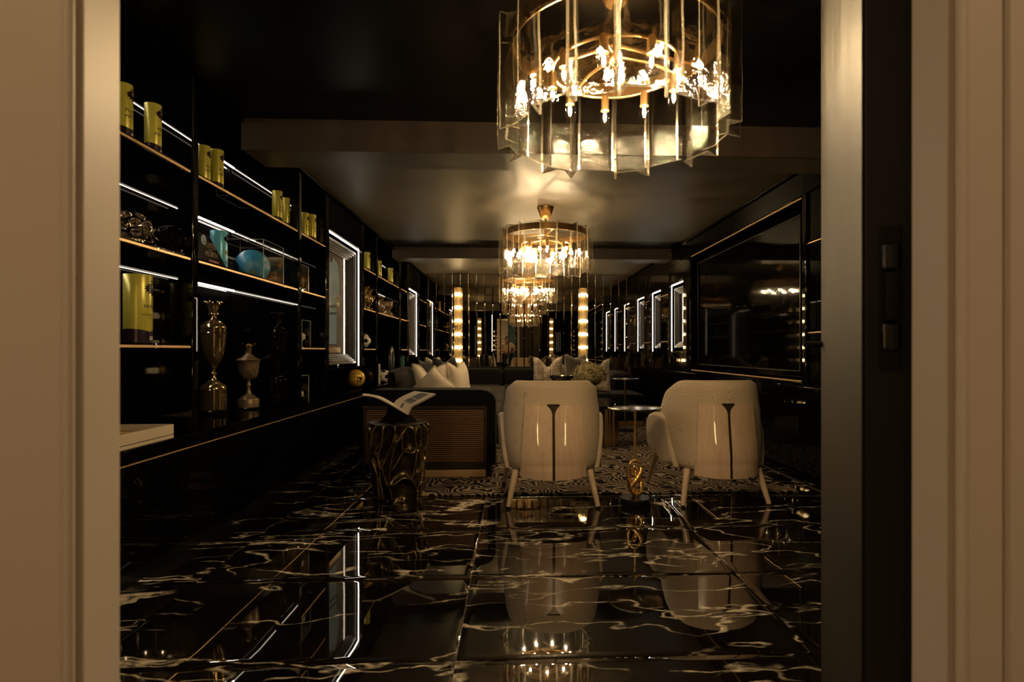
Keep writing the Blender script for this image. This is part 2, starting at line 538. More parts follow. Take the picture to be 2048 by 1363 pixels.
class MB:
    def __init__(self):
        self.bm = bmesh.new()
        self.wn = False

    def box(self, x0, x1, y0, y1, z0, z1, bev=0., seg=2, rot=None, piv=None):
        x0, x1 = min(x0, x1), max(x0, x1); y0, y1 = min(y0, y1), max(y0, y1); z0, z1 = min(z0, z1), max(z0, z1)
        vs = [self.bm.verts.new((x, y, z)) for x in (x0, x1) for y in (y0, y1) for z in (z0, z1)]
        q = [(0, 1, 3, 2), (4, 6, 7, 5), (0, 4, 5, 1), (2, 3, 7, 6), (0, 2, 6, 4), (1, 5, 7, 3)]
        fs = [self.bm.faces.new([vs[i] for i in f]) for f in q]
        geom = list(vs)
        if bev > 0:
            self.wn = True
            es = set(e for f in fs for e in f.edges)
            r = bmesh.ops.bevel(self.bm, geom=list(es), offset=bev, segments=seg, affect='EDGES', profile=.5)
            geom = list(set(v for f in r['faces'] for v in f.verts) | set(v for v in geom if v.is_valid))
        if rot is not None:
            bmesh.ops.rotate(self.bm, verts=[v for v in geom if v.is_valid], cent=piv or (0, 0, 0), matrix=rot)
        return self

    def lathe(self, prof, n=32, c=(0, 0, 0), caps=True, a0=0.):
        rings = []
        for r, z in prof:
            if r < 1e-6:
                rings.append([self.bm.verts.new((c[0], c[1], c[2] + z))])
            else:
                rings.append([self.bm.verts.new((c[0] + r * math.cos(a0 + 2 * PI * k / n), c[1] + r * math.sin(a0 + 2 * PI * k / n), c[2] + z)) for k in range(n)])
        for A, B in zip(rings, rings[1:]):
            for k in range(n):
                k2 = (k + 1) % n
                if len(A) == 1 and len(B) == 1:
                    continue
                if len(A) == 1:
                    self.bm.faces.new((A[0], B[k2], B[k]))
                elif len(B) == 1:
                    self.bm.faces.new((A[k], A[k2], B[0]))
                else:
                    self.bm.faces.new((A[k], A[k2], B[k2], B[k]))
        if caps:
            if len(rings[0]) > 2: self.bm.faces.new(list(reversed(rings[0])))
            if len(rings[-1]) > 2: self.bm.faces.new(rings[-1])
        return self

    def tube(self, path, rad, n=10, closed=False, caps=True):
        P = [Vector(p) for p in path]
        R = rad if isinstance(rad, (list, tuple)) else [rad] * len(P)
        rings = []
        prev = None
        m = len(P)
        for i, p in enumerate(P):
            if closed:
                t = P[(i + 1) % m] - P[i - 1]
            else:
                t = P[min(i + 1, m - 1)] - P[max(i - 1, 0)]
            t.normalize()
            if prev is None:
                ref = Vector((0, 0, 1)) if abs(t.z) < .9 else Vector((1, 0, 0))
                nrm = t.cross(ref).normalized()
            else:
                nrm = (prev - t * prev.dot(t)).normalized()
            prev = nrm
            bn = t.cross(nrm)
            rings.append([self.bm.verts.new(p + (nrm * math.cos(2 * PI * k / n) + bn * math.sin(2 * PI * k / n)) * R[i]) for k in range(n)])
        pairs = list(zip(rings, rings[1:])) + ([(rings[-1], rings[0])] if closed else [])
        for A, B in pairs:
            for k in range(n):
                k2 = (k + 1) % n
                self.bm.faces.new((A[k], A[k2], B[k2], B[k]))
        if caps and not closed:
            self.bm.faces.new(list(reversed(rings[0]))); self.bm.faces.new(rings[-1])
        return self

    def grid(self, f, nu, nv, closed_u=False):
        V = [[self.bm.verts.new(f(i / nu, j / nv)) for j in range(nv + 1)] for i in range(nu + (0 if closed_u else 1))]
        nn = len(V)
        for i in range(nu):
            A, B = V[i], V[(i + 1) % nn]
            for j in range(nv):
                try:
                    self.bm.faces.new((A[j], B[j], B[j + 1], A[j + 1]))
                except ValueError:
                    pass
        return V

    def solid_grid(self, f, nu, nv):      # f(u, v, side) -> point; side 0/1 are the two skins, rim is closed
        A = [[self.bm.verts.new(f(i / nu, j / nv, 0)) for j in range(nv + 1)] for i in range(nu + 1)]
        B = [[self.bm.verts.new(f(i / nu, j / nv, 1)) for j in range(nv + 1)] for i in range(nu + 1)]
        for i in range(nu):
            for j in range(nv):
                self.bm.faces.new((A[i][j], A[i + 1][j], A[i + 1][j + 1], A[i][j + 1]))
                self.bm.faces.new((B[i][j], B[i][j + 1], B[i + 1][j + 1], B[i + 1][j]))
        for i in range(nu):
            self.bm.faces.new((A[i][0], B[i][0], B[i + 1][0], A[i + 1][0]))
            self.bm.faces.new((A[i][nv], A[i + 1][nv], B[i + 1][nv], B[i][nv]))
        for j in range(nv):
            self.bm.faces.new((A[0][j], A[0][j + 1], B[0][j + 1], B[0][j]))
            self.bm.faces.new((A[nu][j], B[nu][j], B[nu][j + 1], A[nu][j + 1]))
        return self

    def prism(self, poly, f, t0, t1, bev=0., seg=2):     # poly in 2D, f(a, b, t) -> point
        A = [self.bm.verts.new(f(a, b, t0)) for a, b in poly]
        B = [self.bm.verts.new(f(a, b, t1)) for a, b in poly]
        n = len(poly)
        fs = [self.bm.faces.new(list(reversed(A))), self.bm.faces.new(B)]
        for k in range(n):
            fs.append(self.bm.faces.new((A[k], A[(k + 1) % n], B[(k + 1) % n], B[k])))
        if bev:
            self.wn = True
            es = set(fs[0].edges) | set(fs[1].edges)
            bmesh.ops.bevel(self.bm, geom=list(es), offset=bev, segments=seg, affect='EDGES', profile=.5)
        return self

    def sphere(self, c, r, u=20, v=12, sc=(1, 1, 1)):
        mt = Matrix.Translation(c) @ Matrix.Diagonal((r * sc[0], r * sc[1], r * sc[2], 1))
        bmesh.ops.create_uvsphere(self.bm, u_segments=u, v_segments=v, radius=1, matrix=mt)
        return self

    def ico(self, c, r, sub=1):
        bmesh.ops.create_icosphere(self.bm, subdivisions=sub, radius=r, matrix=Matrix.Translation(c))
        return self

    def mesh(self, name, smooth=True, ang=35):
        bmesh.ops.recalc_face_normals(self.bm, faces=self.bm.faces[:])
        me = bpy.data.meshes.new(name)
        self.bm.to_mesh(me); self.bm.free()
        if smooth:
            me.shade_smooth()
            me.set_sharp_from_angle(angle=math.radians(ang))
        if smooth and self.wn: WN.add(name_of(me))
        return me

    def build(self, name, m, parent=None, smooth=True, ang=35, label=None):
        return link(name, self.mesh(name, smooth, ang), m, parent, label)


def link(name, me, m=None, parent=None, label=None, loc=None, rot=None):
    if m is not None and not me.materials:
        me.materials.append(M[m] if isinstance(m, str) else m)
    o = bpy.data.objects.new(name, me)
    COL.objects.link(o)
    if me.name in WN:
        wn = o.modifiers.new('weighted_normal', 'WEIGHTED_NORMAL'); wn.keep_sharp = True; wn.weight = 100
    if parent is not None: o.parent = parent
    if label: o['label'] = label
    if loc is not None: o.location = loc
    if rot is not None: o.rotation_euler = rot
    return o


def thing(name, label, cat, loc=(0, 0, 0), rz=0., group=None):
    o = bpy.data.objects.new(name, None); COL.objects.link(o)
    o.location = loc; o.rotation_euler = (0, 0, rz)
    o.empty_display_size = .05
    o['label'] = label; o['category'] = cat
    if group: o['group'] = group
    return o


def tag(o, label, cat, group=None):
    o['label'] = label; o['category'] = cat
    if group: o['group'] = group
    return o


KIDS = {}


def children(o):
    return [c for c in COL.objects if c.parent == o]


def copy_tree(o, parent=None, loc=None, rz=None, label=None, group=None, kids=None):
    if kids is None:
        kids = {}
        for c in COL.objects:
            if c.parent is not None:
                kids.setdefault(c.parent.name, []).append(c)
    c = o.copy(); COL.objects.link(c)
    if parent is not None: c.parent = parent
    if loc is not None: c.location = loc
    if rz is not None: c.rotation_euler = (0, 0, rz)
    if label: c['label'] = label
    if group: c['group'] = group
    for ch in kids.get(o.name, []):
        copy_tree(ch, c, kids=kids)
    return c


def struct(o):
    o['kind'] = 'structure'
    return o


_txt = {}


def text_bm(s):
    if s not in _txt:
        cu = bpy.data.curves.new('lettering', 'FONT'); cu.body = s; cu.size = 1.0; cu.align_x = 'CENTER'; cu.align_y = 'CENTER'
        cu.resolution_u = 3
        ob = bpy.data.objects.new('lettering', cu); COL.objects.link(ob)
        dg = bpy.context.evaluated_depsgraph_get()
        me = bpy.data.meshes.new_from_object(ob.evaluated_get(dg))
        _txt[s] = ([tuple(v.co) for v in me.vertices], [tuple(p.vertices) for p in me.polygons])
        bpy.data.objects.remove(ob); bpy.data.curves.remove(cu); bpy.data.meshes.remove(me)
    return _txt[s]


def add_flat(mb, verts, faces, f, cuts=0, thick=0.):
    """flat 2D art mapped by f(a, b) onto a surface; cuts slices it so that it can bend"""
    b = bmesh.new()
    vs = [b.verts.new((v[0], v[1], 0)) for v in verts]
    for p in faces:
        try:
            b.faces.new([vs[i] for i in p])
        except ValueError:
            pass
    if cuts:
        xs = [v[0] for v in verts]
        lo, hi = min(xs), max(xs)
        for k in range(1, cuts):
            bmesh.ops.bisect_plane(b, geom=b.verts[:] + b.edges[:] + b.faces[:], plane_co=(lo + (hi - lo) * k / cuts, 0, 0), plane_no=(1, 0, 0))
    bmesh.ops.triangulate(b, faces=b.faces[:])
    b.verts.index_update()
    nv = [mb.bm.verts.new(f(v.co.x, v.co.y)) for v in b.verts]
    for fa in b.faces:
        try:
            mb.bm.faces.new([nv[v.index] for v in fa.verts])
        except ValueError:
            pass
    b.free()


def add_text(mb, s, size, f, bold=0., cuts=0):
    v, fc = text_bm(s)
    for d in ((-.012, .012) if bold > 0 else (0.,)):
        add_flat(mb, [((p[0] + d) * size, (p[1] + d * .4) * size) for p in v], fc, f, cuts)


LION = [(.12, .50), (-.14, .50), (-.36, .36), (-.30, .30), (-.52, .16), (-.40, .10), (-.56, -.08), (-.40, -.10), (-.46, -.34), (-.30, -.28), (-.26, -.52),
        (-.12, -.42), (-.06, -.66), (.10, -.62), (.22, -.70), (.34, -.52), (.42, -.50), (.40, -.36), (.30, -.30), (.34, -.20), (.42, -.16), (.44, -.02), (.34, .10), (.36, .24), (.28, .40)]
CROWN = [(-.16, .56), (-.24, .72), (-.10, .66), (-.06, .82), (.06, .68), (.16, .86), (.20, .68), (.34, .76), (.26, .58)]


# ================================================================== SETTING
def build_floor():
    base = MB().box(XLB - .2, XR + .25, YF - .1, YM + .1, -.08, -.004).build('floor', 'grout')
    struct(base)
    xs = [-1.37 + 1.185 * k for k in range(-1, 4)]
    ys = [1.85 + .68 * k for k in range(-2, 13)]
    g = .0012
    cnt = 0
    for i in range(len(xs) - 1):
        for j in range(len(ys) - 1):
            x0, x1 = max(xs[i], XLB - .15), min(xs[i + 1], XR + .2)
            y0, y1 = max(ys[j], YF - .06), min(ys[j + 1], YM)
            if x1 - x0 < .05 or y1 - y0 < .05:
                continue
            cx, cyy = (x0 + x1) / 2, (y0 + y1) / 2
            hx, hy = (x1 - x0) / 2 - g, (y1 - y0) / 2 - g
            mb = MB()
            rows = []
            a, b = random.uniform(-.0005, .0005), random.uniform(-.0005, .0005)
            lv = [(0., -.006), (0., -.0007), (.0014, -.00022), (.035, 0.), (.09, .0001)]
            def pos(t, h):
                ins = lv
                return None
            ring = []
            for ins, z in lv:
                ex, ey = hx - ins, hy - ins
                pts = []
                m = 4
                for k in range(m): pts.append((-ex + 2 * ex * k / m, -ey))
                for k in range(m): pts.append((ex, -ey + 2 * ey * k / m))
                for k in range(m): pts.append((ex - 2 * ex * k / m, ey))
                for k in range(m): pts.append((-ex, ey - 2 * ey * k / m))
                ring.append([mb.bm.verts.new((p[0], p[1], z + a * p[0] + b * p[1])) for p in pts])
            for A, B in zip(ring, ring[1:]):
                n = len(A)
                for k in range(n):
                    mb.bm.faces.new((A[k], A[(k + 1) % n], B[(k + 1) % n], B[k]))
            mb.bm.faces.new(ring[-1])
            o = mb.build('tile', 'marble', base, ang=60)
            o.location = (cx, cyy, 0)
            cnt += 1


def build_shell():
    # left back wall
    struct(MB().box(XLB - .12, XLB - .02, YF, YM + .1, 0, ZC).build('wall_left', 'lacquer'))
    # ceilings between the beams
    struct(MB().box(XLB - .1, XR + .3, YF - .1, 3.46, ZC, ZC + .08).build('ceiling', 'ceiling_dark'))
    struct(MB().box(XLB - .1, XR + .3, 3.46, 7.15, ZC, ZC + .08).build('ceiling', 'ceiling'))
    struct(MB().box(XLB - .1, XR + .3, 7.15, 7.70, ZC + .004, ZC + .08).build('ceiling', 'ceiling_dark'))
    struct(MB().box(XLB - .1, XR + .3, 7.70, YM + .12, ZC, ZC + .08).build('ceiling', 'ceiling'))
    # beams: brown face, satin underside
    for nm, y0, y1, zb in (('beam', 3.46, 3.80, 2.205), ('beam', 7.70, 8.05, 2.255)):
        b = MB().box(XL - .02, XR + .02, y0 + .012, y1, zb, ZC, .004).build(nm, 'ceiling')
        struct(b)
        MB().box(XL - .02, XR + .02, y0, y0 + .0115, zb - .004, ZC - .002, .002).build('fascia', 'beam', b)
    # shadow-gap cornice along both sides of the lit ceiling bays
    for k, (x0, x1) in enumerate(((XL - .06, XL + .02), (XR - .02, XR + .06))):
        t = MB()
        for y0, y1 in ((3.8, 7.69), (8.06, 10.2)):
            t.box(x0, x1, y0, y1, ZC - .035, ZC - .012, .003)
        struct(t.build('trim_%d' % (k + 1), 'lacquer'))
    # right wall, built of lacquer panels on a backing
    back = struct(MB().box(XR + .16, XR + .26, YF, YM + .1, 0, ZC).build('wall_right', 'lacquer'))
    def panel(y0, y1, z0, z1, x0=XR, bev=.004):
        return MB().box(x0, XR + .16, y0 + .001, y1 - .001, z0, z1, bev).build('panel', 'lacquer', back)
    yT0, yT1 = yx(1606, XR), yx(1382, XR)          # television recess
    nic = []
    for a, b in ((1271.7, 1288.6), (1300.6, 1322), (1338, 1367.5)):
        nic.append((yx(b, XR), yx(a, XR)))
    nic = sorted(nic)
    # base run and top run
    cuts = [YF + .02, 1.9, 3.05, yT0, (yT0 + yT1) / 2, yT1, nic[0][1] + .17, nic[1][1] + .17, YM - .005]
    for a, b in zip(cuts, cuts[1:]):
        panel(a, b, .0, .09, XR + .03)
        panel(a, b, .092, .735)
        panel(a, b, 2.17, ZC - .04)
    # bay at the near side of the television
    for a, b in zip(cuts[:3], cuts[1:4]):
        panel(a, b, .737, 1.13, XR + .01); panel(a, b, 1.15, 1.785, XR + .01); panel(a, b, 1.805, 2.168, XR + .01)
        for z in (1.137, 1.795):
            MB().box(XR + .004, XR + .02, a + .05, b - .05, z - .004, z + .004, .001).build('gold_trim', 'brass_trim', back)
    panel(yT0 - .06, yT0, .737, 2.168, XR - .012, .012); 
    panel(yT1, nic[0][0], .737, 2.168, XR - .012, .012)
    # strips above and below the niches and the piers between them
    edges = [nic[0][0]] + [v for n in nic for v in n][1:-1] + [nic[2][1]]
    piers = [(nic[0][1], nic[1][0]), (nic[1][1], nic[2][0]), (nic[2][1], YM - .006)]
    for a, b in piers:
        panel(a, b, .737, 2.168, XR - .006, .012)
        for z in (1.137, 1.795):
            MB().box(XR - .013, XR - .007, a + .03, b - .03, z - .004, z + .004, .001).build('gold_trim', 'brass_trim', back)
    for a, b in nic:
        panel(a, b, .737, .985); panel(a, b, 1.925, 2.168)
    # gold lines round the television
    for z in (.774, 2.15):
        MB().box(XR - .006, XR + .01, yT0 + .02, yT1 - .02, z - .005, z + .005, .001).build('gold_trim', 'brass_trim', back)
    panel(yT0 + .001, yT1 - .001, .737, .765, XR + .0); panel(yT0 + .001, yT1 - .001, 2.158, 2.168, XR)
    # mirror wall of bevelled strips
    mw = struct(MB().box(XLB - .1, XR + .26, YM + .012, YM + .1, 0, ZC).build('wall_back', 'lacquer'))
    wd = .1425
    x = XL - .05
    me = None
    while x < XR + .05:
        mb = MB()
        bv, th = .011, .004
        z0, z1 = .02, ZC - .002
        def V(a, b, y): return mb.bm.verts.new((a, y, b))
        outer = [V(.0006, z0, 0), V(wd - .0006, z0, 0), V(wd - .0006, z1, 0), V(.0006, z1, 0)]
        inner = [V(bv, z0 + bv, -th), V(wd - bv, z0 + bv, -th), V(wd - bv, z1 - bv, -th), V(bv, z1 - bv, -th)]
        for k in range(4):
            mb.bm.faces.new((outer[k], outer[(k + 1) % 4], inner[(k + 1) % 4], inner[k]))
        mb.bm.faces.new(inner); mb.bm.faces.new(list(reversed(outer)))
        if me is None: me = mb.mesh('mirror_strip', False)
        else: mb.bm.free()
        o = link('mirror_strip', me, 'mirror', mw)
        o.location = (x, YM + .008, 0)
        o.rotation_euler = (0, 0, random.uniform(-.0006, .0006))
        x += wd
    # door wall: hallway face white, room face black
    fw = struct(MB().box(XLB - .2, -.56, .682, .735, 0, ZC).box(.60, XR + .3, .682, .735, 0, ZC).box(-.56, .60, .682, .735, 2.12, ZC).build('wall_front', 'hall_wall'))
    MB().box(XLB - .2, -.555, .737, YF, 0, ZC).box(.62, XR + .3, .737, YF, 0, ZC).box(-.555, .62, .737, YF, 2.12, ZC).build('panel', 'lacquer', fw)
    # white door lining and casing
    ln = struct(MB().box(-.56, -.496, .678, .74, 0, 2.12, .002).box(.532, .60, .678, .74, 0, 2.12, .002).box(-.496, .532, .678, .74, 2.06, 2.12).build('door_frame', 'white_paint'))
    for s, xi in ((-1, -.503), (1, .541)):
        cw = .055 if s > 0 else .15
        MB().box(xi, xi + s * cw, .668, .6775, 0, 2.14, .003).build('casing', 'white_paint', ln)
        MB().box(xi + s * (cw + .001), xi + s * (cw + .12), .660, .6775, 0, 2.2, .004).build('casing', 'white_paint', ln)
        MB().tube([(xi + s * .003, .6695, 0), (xi + s * .003, .6695, 2.13)], .006, 12).build('bead', 'white_paint', ln)


build_floor()
build_shell()


# ------------------------------------------------------------------ the open door leaf on the right
def door_leaf():
    a = math.radians(25.8)
    t = thing('door_1', 'open black and bronze door leaf', 'door', (.494, .785, 0), -a)
    del t['category']; del t['label']; t['kind'] = 'structure'
    # local: y along the leaf, x its thickness
    MB().box(.003, .062, .004, .95, .01, 2.05, .002).build('leaf', 'dark_wood', t)
    MB().box(-.001, .0028, .006, .948, .012, 2.048, .0008).build('face_sheet', 'bronze_door', t, label='brushed bronze sheet on the room side of the door')
    for zc in (1.0 + .075,):
        h = MB()
        h.box(.020, .046, -.0025, .0035, zc - .10, zc + .10, .0015)
        hp = h.build('hinge', 'black_metal', t)
        MB().box(.022, .044, -.014, -.003, zc + .035, zc + .075, .006, 3).build('hinge_arm', 'plinth', hp)
        MB().box(.022, .044, -.014, -.003, zc - .075, zc - .035, .006, 3).build('hinge_arm', 'plinth', hp)
        MB().box(.026, .040, -.020, -.003, zc - .033, zc + .033, .002).build('hinge_knuckle', 'black_metal', hp)
    # far edge handle
    hd = MB().tube([(-.002, .88, 1.02), (-.05, .88, 1.02)], .009, 10).build('handle', 'black_metal', t)
    return t


door_leaf()


# ------------------------------------------------------------------ hallway behind the camera (seen in the mirror)
def hallway():
    struct(MB().box(-2.2, 2.3, -1.9, .68, -.08, -.002).build('floor', 'hall_floor'))
    struct(MB().box(-2.2, 2.3, -1.9, .68, ZC, ZC + .08).build('ceiling', 'hall_wall'))
    struct(MB().box(-2.2, 2.3, -2.0, -1.9, 0, ZC).build('wall_hallway', 'hall_wall'))
    struct(MB().box(-2.3, -2.2, -2.0, .735, 0, ZC).box(2.3, 2.4, -2.0, .735, 0, ZC).build('wall_side', 'hall_wall'))
    d = struct(MB().box(-.16, .16, -1.899, -1.87, .02, 2.05, .003).build('door_2', 'teal'))
    MB().box(-.24, -.165, -1.899, -1.86, 0, 2.13, .004).build('casing', 'white_paint', d)
    MB().box(.165, .24, -1.899, -1.86, 0, 2.13, .004).build('casing', 'white_paint', d)
    MB().box(-.24, .24, -1.899, -1.86, 2.055, 2.13, .004).build('casing', 'white_paint', d)
    for z0, z1 in ((.15, .95), (1.05, 1.95)):
        MB().box(-.11, .11, -1.869, -1.862, z0, z1, .003).build('panel', 'teal', d)
    c = thing('cabinet', 'dark brown tall cabinet against the hallway wall seen in the mirror', 'cabinet', (.62, -1.70, 0))
    MB().box(-.36, .36, -.18, .18, 0, 2.1, .004).build('body', 'dark_wood', c)
    for x0, x1 in ((-.35, -.004), (.004, .35)):
        dd = MB().box(x0, x1, .181, .198, .05, 2.08, .003).build('door', 'dark_wood', c)
        MB().box((x1 if x0 < 0 else x0) + (-.03 if x0 < 0 else .01), (x1 if x0 < 0 else x0) + (-.01 if x0 < 0 else .03), .199, .215, .95, 1.25, .003).build('handle', 'brass', dd)
    for x, lb in ((-1.05, 'round warm ceiling light in the hallway, on the shelf side'), (1.05, 'round warm ceiling light in the hallway, on the television side')):
        l = thing('ceiling_light', lb, 'ceiling light', (x, -.42, ZC), 0, 'hallway ceiling lights')
        MB().lathe([(.0, -.012), (.20, -.012), (.20, -.03), (.16, -.034), (0, -.034)], 32).build('diffuser', 'hall_light', l)
        MB().lathe([(.215, 0), (.215, -.032), (.202, -.032), (.202, -.001)], 32, caps=False).build('rim', 'brass', l)


hallway()


# ================================================================== LEFT WALL JOINERY
COLS = [(387, 398), (598.5, 604), (653, 658), (725, 728.5), (753.5, 756.5), (799.5, 802.5), (815.5, 818), (837.5, 839.5)]
CY_ = [(yx(a, XL), yx(b, XL)) for a, b in COLS]
Y0 = 1.35
ZT = .59           # counter
SH = (1.897, 1.46, 1.022)
TH = .017


def cabinet_base():
    t = thing('base_cabinet', 'long low black lacquer cabinet run along the left wall under the shelving', 'cabinet', (0, 0, 0))
    ys = [YF + .01] + [2.1, CY_[0][0], 3.4, CY_[1][0], CY_[2][0], CY_[3][0], CY_[5][0], CY_[7][1], YM - .02]
    MB().box(XLB, XL - .021, YF + .01, YM - .02, .08, ZT - .071).build('carcass', 'lacquer_soft', t)
    MB().box(XLB, XL - .03, YF + .01, YM - .02, 0.0, .079).build('plinth', 'plinth', t)
    for a, b in zip(ys, ys[1:]):
        MB().box(XL - .02, XL, a + .0015, b - .0015, .082, ZT - .074, .0015).build('door', 'lacquer', t)
    MB().box(XL - .02, XL + .001, YF + .01, YM - .02, ZT - .069, ZT - .063, .001).build('gold_trim', 'brass_trim', t)
    c = MB().box(XLB, XL + .002, YF + .01, YM - .02, ZT - .062, ZT, .003).build('counter_top', 'lacquer')
    tag(c, 'continuous black lacquer counter top below the trophy shelves on the left', 'counter')


cabinet_base()


def bay(name, y0, y1, shelves, label, leds, near=False):
    """open lacquer shelf bay between two side panels"""
    t = thing('display_shelf', label, 'shelf unit', (0, 0, ZT), 0, 'lacquer shelf bays on the left wall')
    zt = ZC - ZT - .004
    MB().box(XLB, XLB + .014, y0, y1, .001, zt).build('back_panel', 'lacquer', t)
    MB().box(XLB + .0145, XL - .004, y0 + .0005, y1 - .0005, zt - .022, zt, .001).build('top_panel', 'lacquer', t)
    for z in shelves:
        s = MB().box(XLB + .0145, XL - .016, y0 + .0005, y1 - .0005, z - ZT - .010, z - ZT + TH, .0015).build('shelf', 'lacquer', t)
        MB().box(XL - .0155, XL - .007, y0 + .012, y1 - .012, z - ZT - .006, z - ZT + .005, .001).build('gold_trim', 'brass_trim', s)
    tops = [ZC - .0265] + [z - .011 for z in shelves]
    for i, on in enumerate(leds):
        if not on: continue
        z = tops[i] - ZT
        ya, yb = y0 + .05, y1 - .002
        if near: ya = 2 * y1 - yx(364, -2.05) if i != 0 else y0
        MB().box(XLB + .040, XLB + .045, ya, yb, z - .005, z - .001).build('led_strip', 'led', t)
    return t


def side_panel(y0, y1, label, z0=ZT):
    o = MB().box(XLB + .0145, XL, y0, y1, z0 + .001, ZC - .004, min(.010, (y1 - y0) * .35), 4).build('divider_panel', 'lacquer', None, ang=50)
    tag(o, label, 'panel')
    return o


bay('a', Y0, CY_[0][0], SH, 'nearest shelf bay beside the door frame with the silver sculpture', (1, 1, 1, 0), near=True)
bay('b', CY_[0][1], CY_[1][0], SH[:2], 'wide shelf bay with the blue ball and the two tall cups', (1, 1, 1, 0))
bay('c', CY_[1][1], CY_[2][0], SH, 'narrow shelf bay with acrylic cases left of the lit jersey niche', (1, 1, 1, 0))
bay('d', CY_[3][1], CY_[4][0], SH, 'narrow shelf bay just beyond the lit jersey niche with two gold vases', (1, 0, 0, 0))
bay('e', CY_[4][1], CY_[5][0], SH[:2], 'shelf bay behind the sofa with two crowned vases and a dark oval sculpture', (1, 1, 0, 0))
bay('f', CY_[5][1], CY_[6][0], SH, 'narrow shelf bay beside the second lit niche with a teal glass piece', (1, 0, 0, 0))
bay('g', CY_[7][1], YM - .02, SH, 'last shelf bay in the corner against the mirror wall', (0, 0, 0, 0))
PL = ['thick black upright between the first and second shelf bays', 'black upright between the blue ball bay and the acrylic case bay', 'black upright left of the big lit jersey niche',
      'black upright right of the big lit jersey niche', 'black upright beside the bay with crowned vases', 'black upright between the oval sculpture and the teal piece',
      'black upright left of the second lit niche', 'black upright right of the second lit niche']
for k, ((a, b), l) in enumerate(zip(CY_, PL)):
    side_panel(a, b, l, .836 if k == 3 else ZT)


def niche(y0, y1, z0, z1, x0, x1, label, s, led_far_only=False):
    """lit display box. x0 = room face, x1 = back; s = +1 when the box opens towards +x (left wall)"""
    t = thing('display_niche', label, 'niche', (x0, (y0 + y1) / 2, z0))
    D = abs(x1 - x0); W = (y1 - y0) / 2; H = z1 - z0
    def X(d): return -s * d       # depth into the wall
    def bx(d0, d1, *a, **k): return (X(d0), X(d1), *a)
    MB().box(X(D - .012), X(D), -W + .001, W - .001, .0, H).build('back_panel', 'lacquer', t)
    th = .012
    for nm, a in (('bottom_panel', (-W + .001, W - .001, 0, th)), ('top_panel', (-W + .001, W - .001, H - th, H)), ('side_panel', (-W + .001, -W + th, th, H - th)), ('side_panel', (W - th, W - .001, th, H - th))):
        MB().box(X(.0), X(D - .013), *a, .002).build(nm, 'lacquer_soft', t)
    d0, d1 = .030, .038
    e = .0125
    MB().box(X(d0), X(d1), W - e - .012, W - e, th + .001, H - th - .001, .001).build('led_strip', 'niche_led', t)
    MB().box(X(d0), X(d1), -W + e, -W + e + .012, th + .001, H - th - .001, .001).build('led_strip', 'niche_led', t)
    MB().box(X(d0), X(d1), -W + e + .013, W - e - .013, H - th - .0125, H - th - .0005, .001).build('led_strip', 'niche_led', t)
    return t


def picture(y0, y1, z0, z1, xb, s, label, jersey, sign, fw=.085):
    """framed shirt: moulding of nested steps, backing, shirt, glass. xb = plane at its back"""
    t = thing('framed_jersey', label, 'picture frame', (xb, (y0 + y1) / 2, z0))
    W = (y1 - y0) / 2; H = z1 - z0
    steps = [(0, .024, .085), (.024, .044, .074), (.044, .062, .060), (.062, .078, .046), (.078, fw + .01, .034)]
    for a, b, dep in steps:
        f = MB()
        xa, xb2 = 0, s * dep
        f.box(xa, xb2, -W + a, -W + b, a, H - a, .004); f.box(xa, xb2, W - b, W - a, a, H - a, .004)
        f.box(xa, xb2, -W + b, W - b, a, b, .004); f.box(xa, xb2, -W + b, W - b, H - b, H - a, .004)
        f.build('moulding', 'frame_metal', t)
    i = fw + .01
    MB().box(0, s * .006, -W + i, W - i, i, H - i).build('backing', 'mount', t)
    w, h = W - i, H - 2 * i
    # shirt: body, sleeves, collar as one cut-out with thickness
    body = [(-.62, .10), (.62, .10), (.62, .62), (.70, .56), (.98, .66), (.74, .92), (.22, .96), (.12, .90), (-.12, .90), (-.22, .96), (-.74, .92), (-.98, .66), (-.70, .56), (-.62, .62)]
    def F(a, b, tt): return Vector((s * tt, s * (a * w * .66 - (.10 if W > .4 else 0)), i + b * h))
    MB().prism(body, F, .0065, .016, .003).build('shirt', jersey, t)
    def F2(a, b): return Vector((s * .0168, s * a, i + h * .42 + b))
    sg = MB()
    random.seed(len(label))
    for k in range(2):
        pts = []
        for q in range(40):
            tq = q / 39
            pts.append(Vector((s * .0172, -.13 + .20 * tq + .012 * math.sin(q * 1.3 + k), i + h * (.47 - .07 * k) + .010 * math.cos(q * 1.3 + k) * (1 + .8 * math.sin(q * .37)) + .012 * tq)))
        sg.tube(pts, .0014, 5)
    sg.build('signature', 'print_black', t)
    for q, (zc, hh) in enumerate(((.80, .14), (.60, .16), (.36, .12))):
        pc = MB().box(s * .0065, s * .011, s * w * .76, s * w * .95, i + h * zc - h * hh / 2, i + h * zc + h * hh / 2, .001).build('photograph', 'photo_grey' if q % 2 else 'photo_mid', t)
    MB().box(s * .0065, s * .012, -w * .5, w * .5, i + h * .02, i + h * .07, .001).build('plaque', 'brass', t)
    MB().box(s * .028, s * .031, -W + i, W - i, i, H - i).build('glass_pane', 'clear', t)
    return t


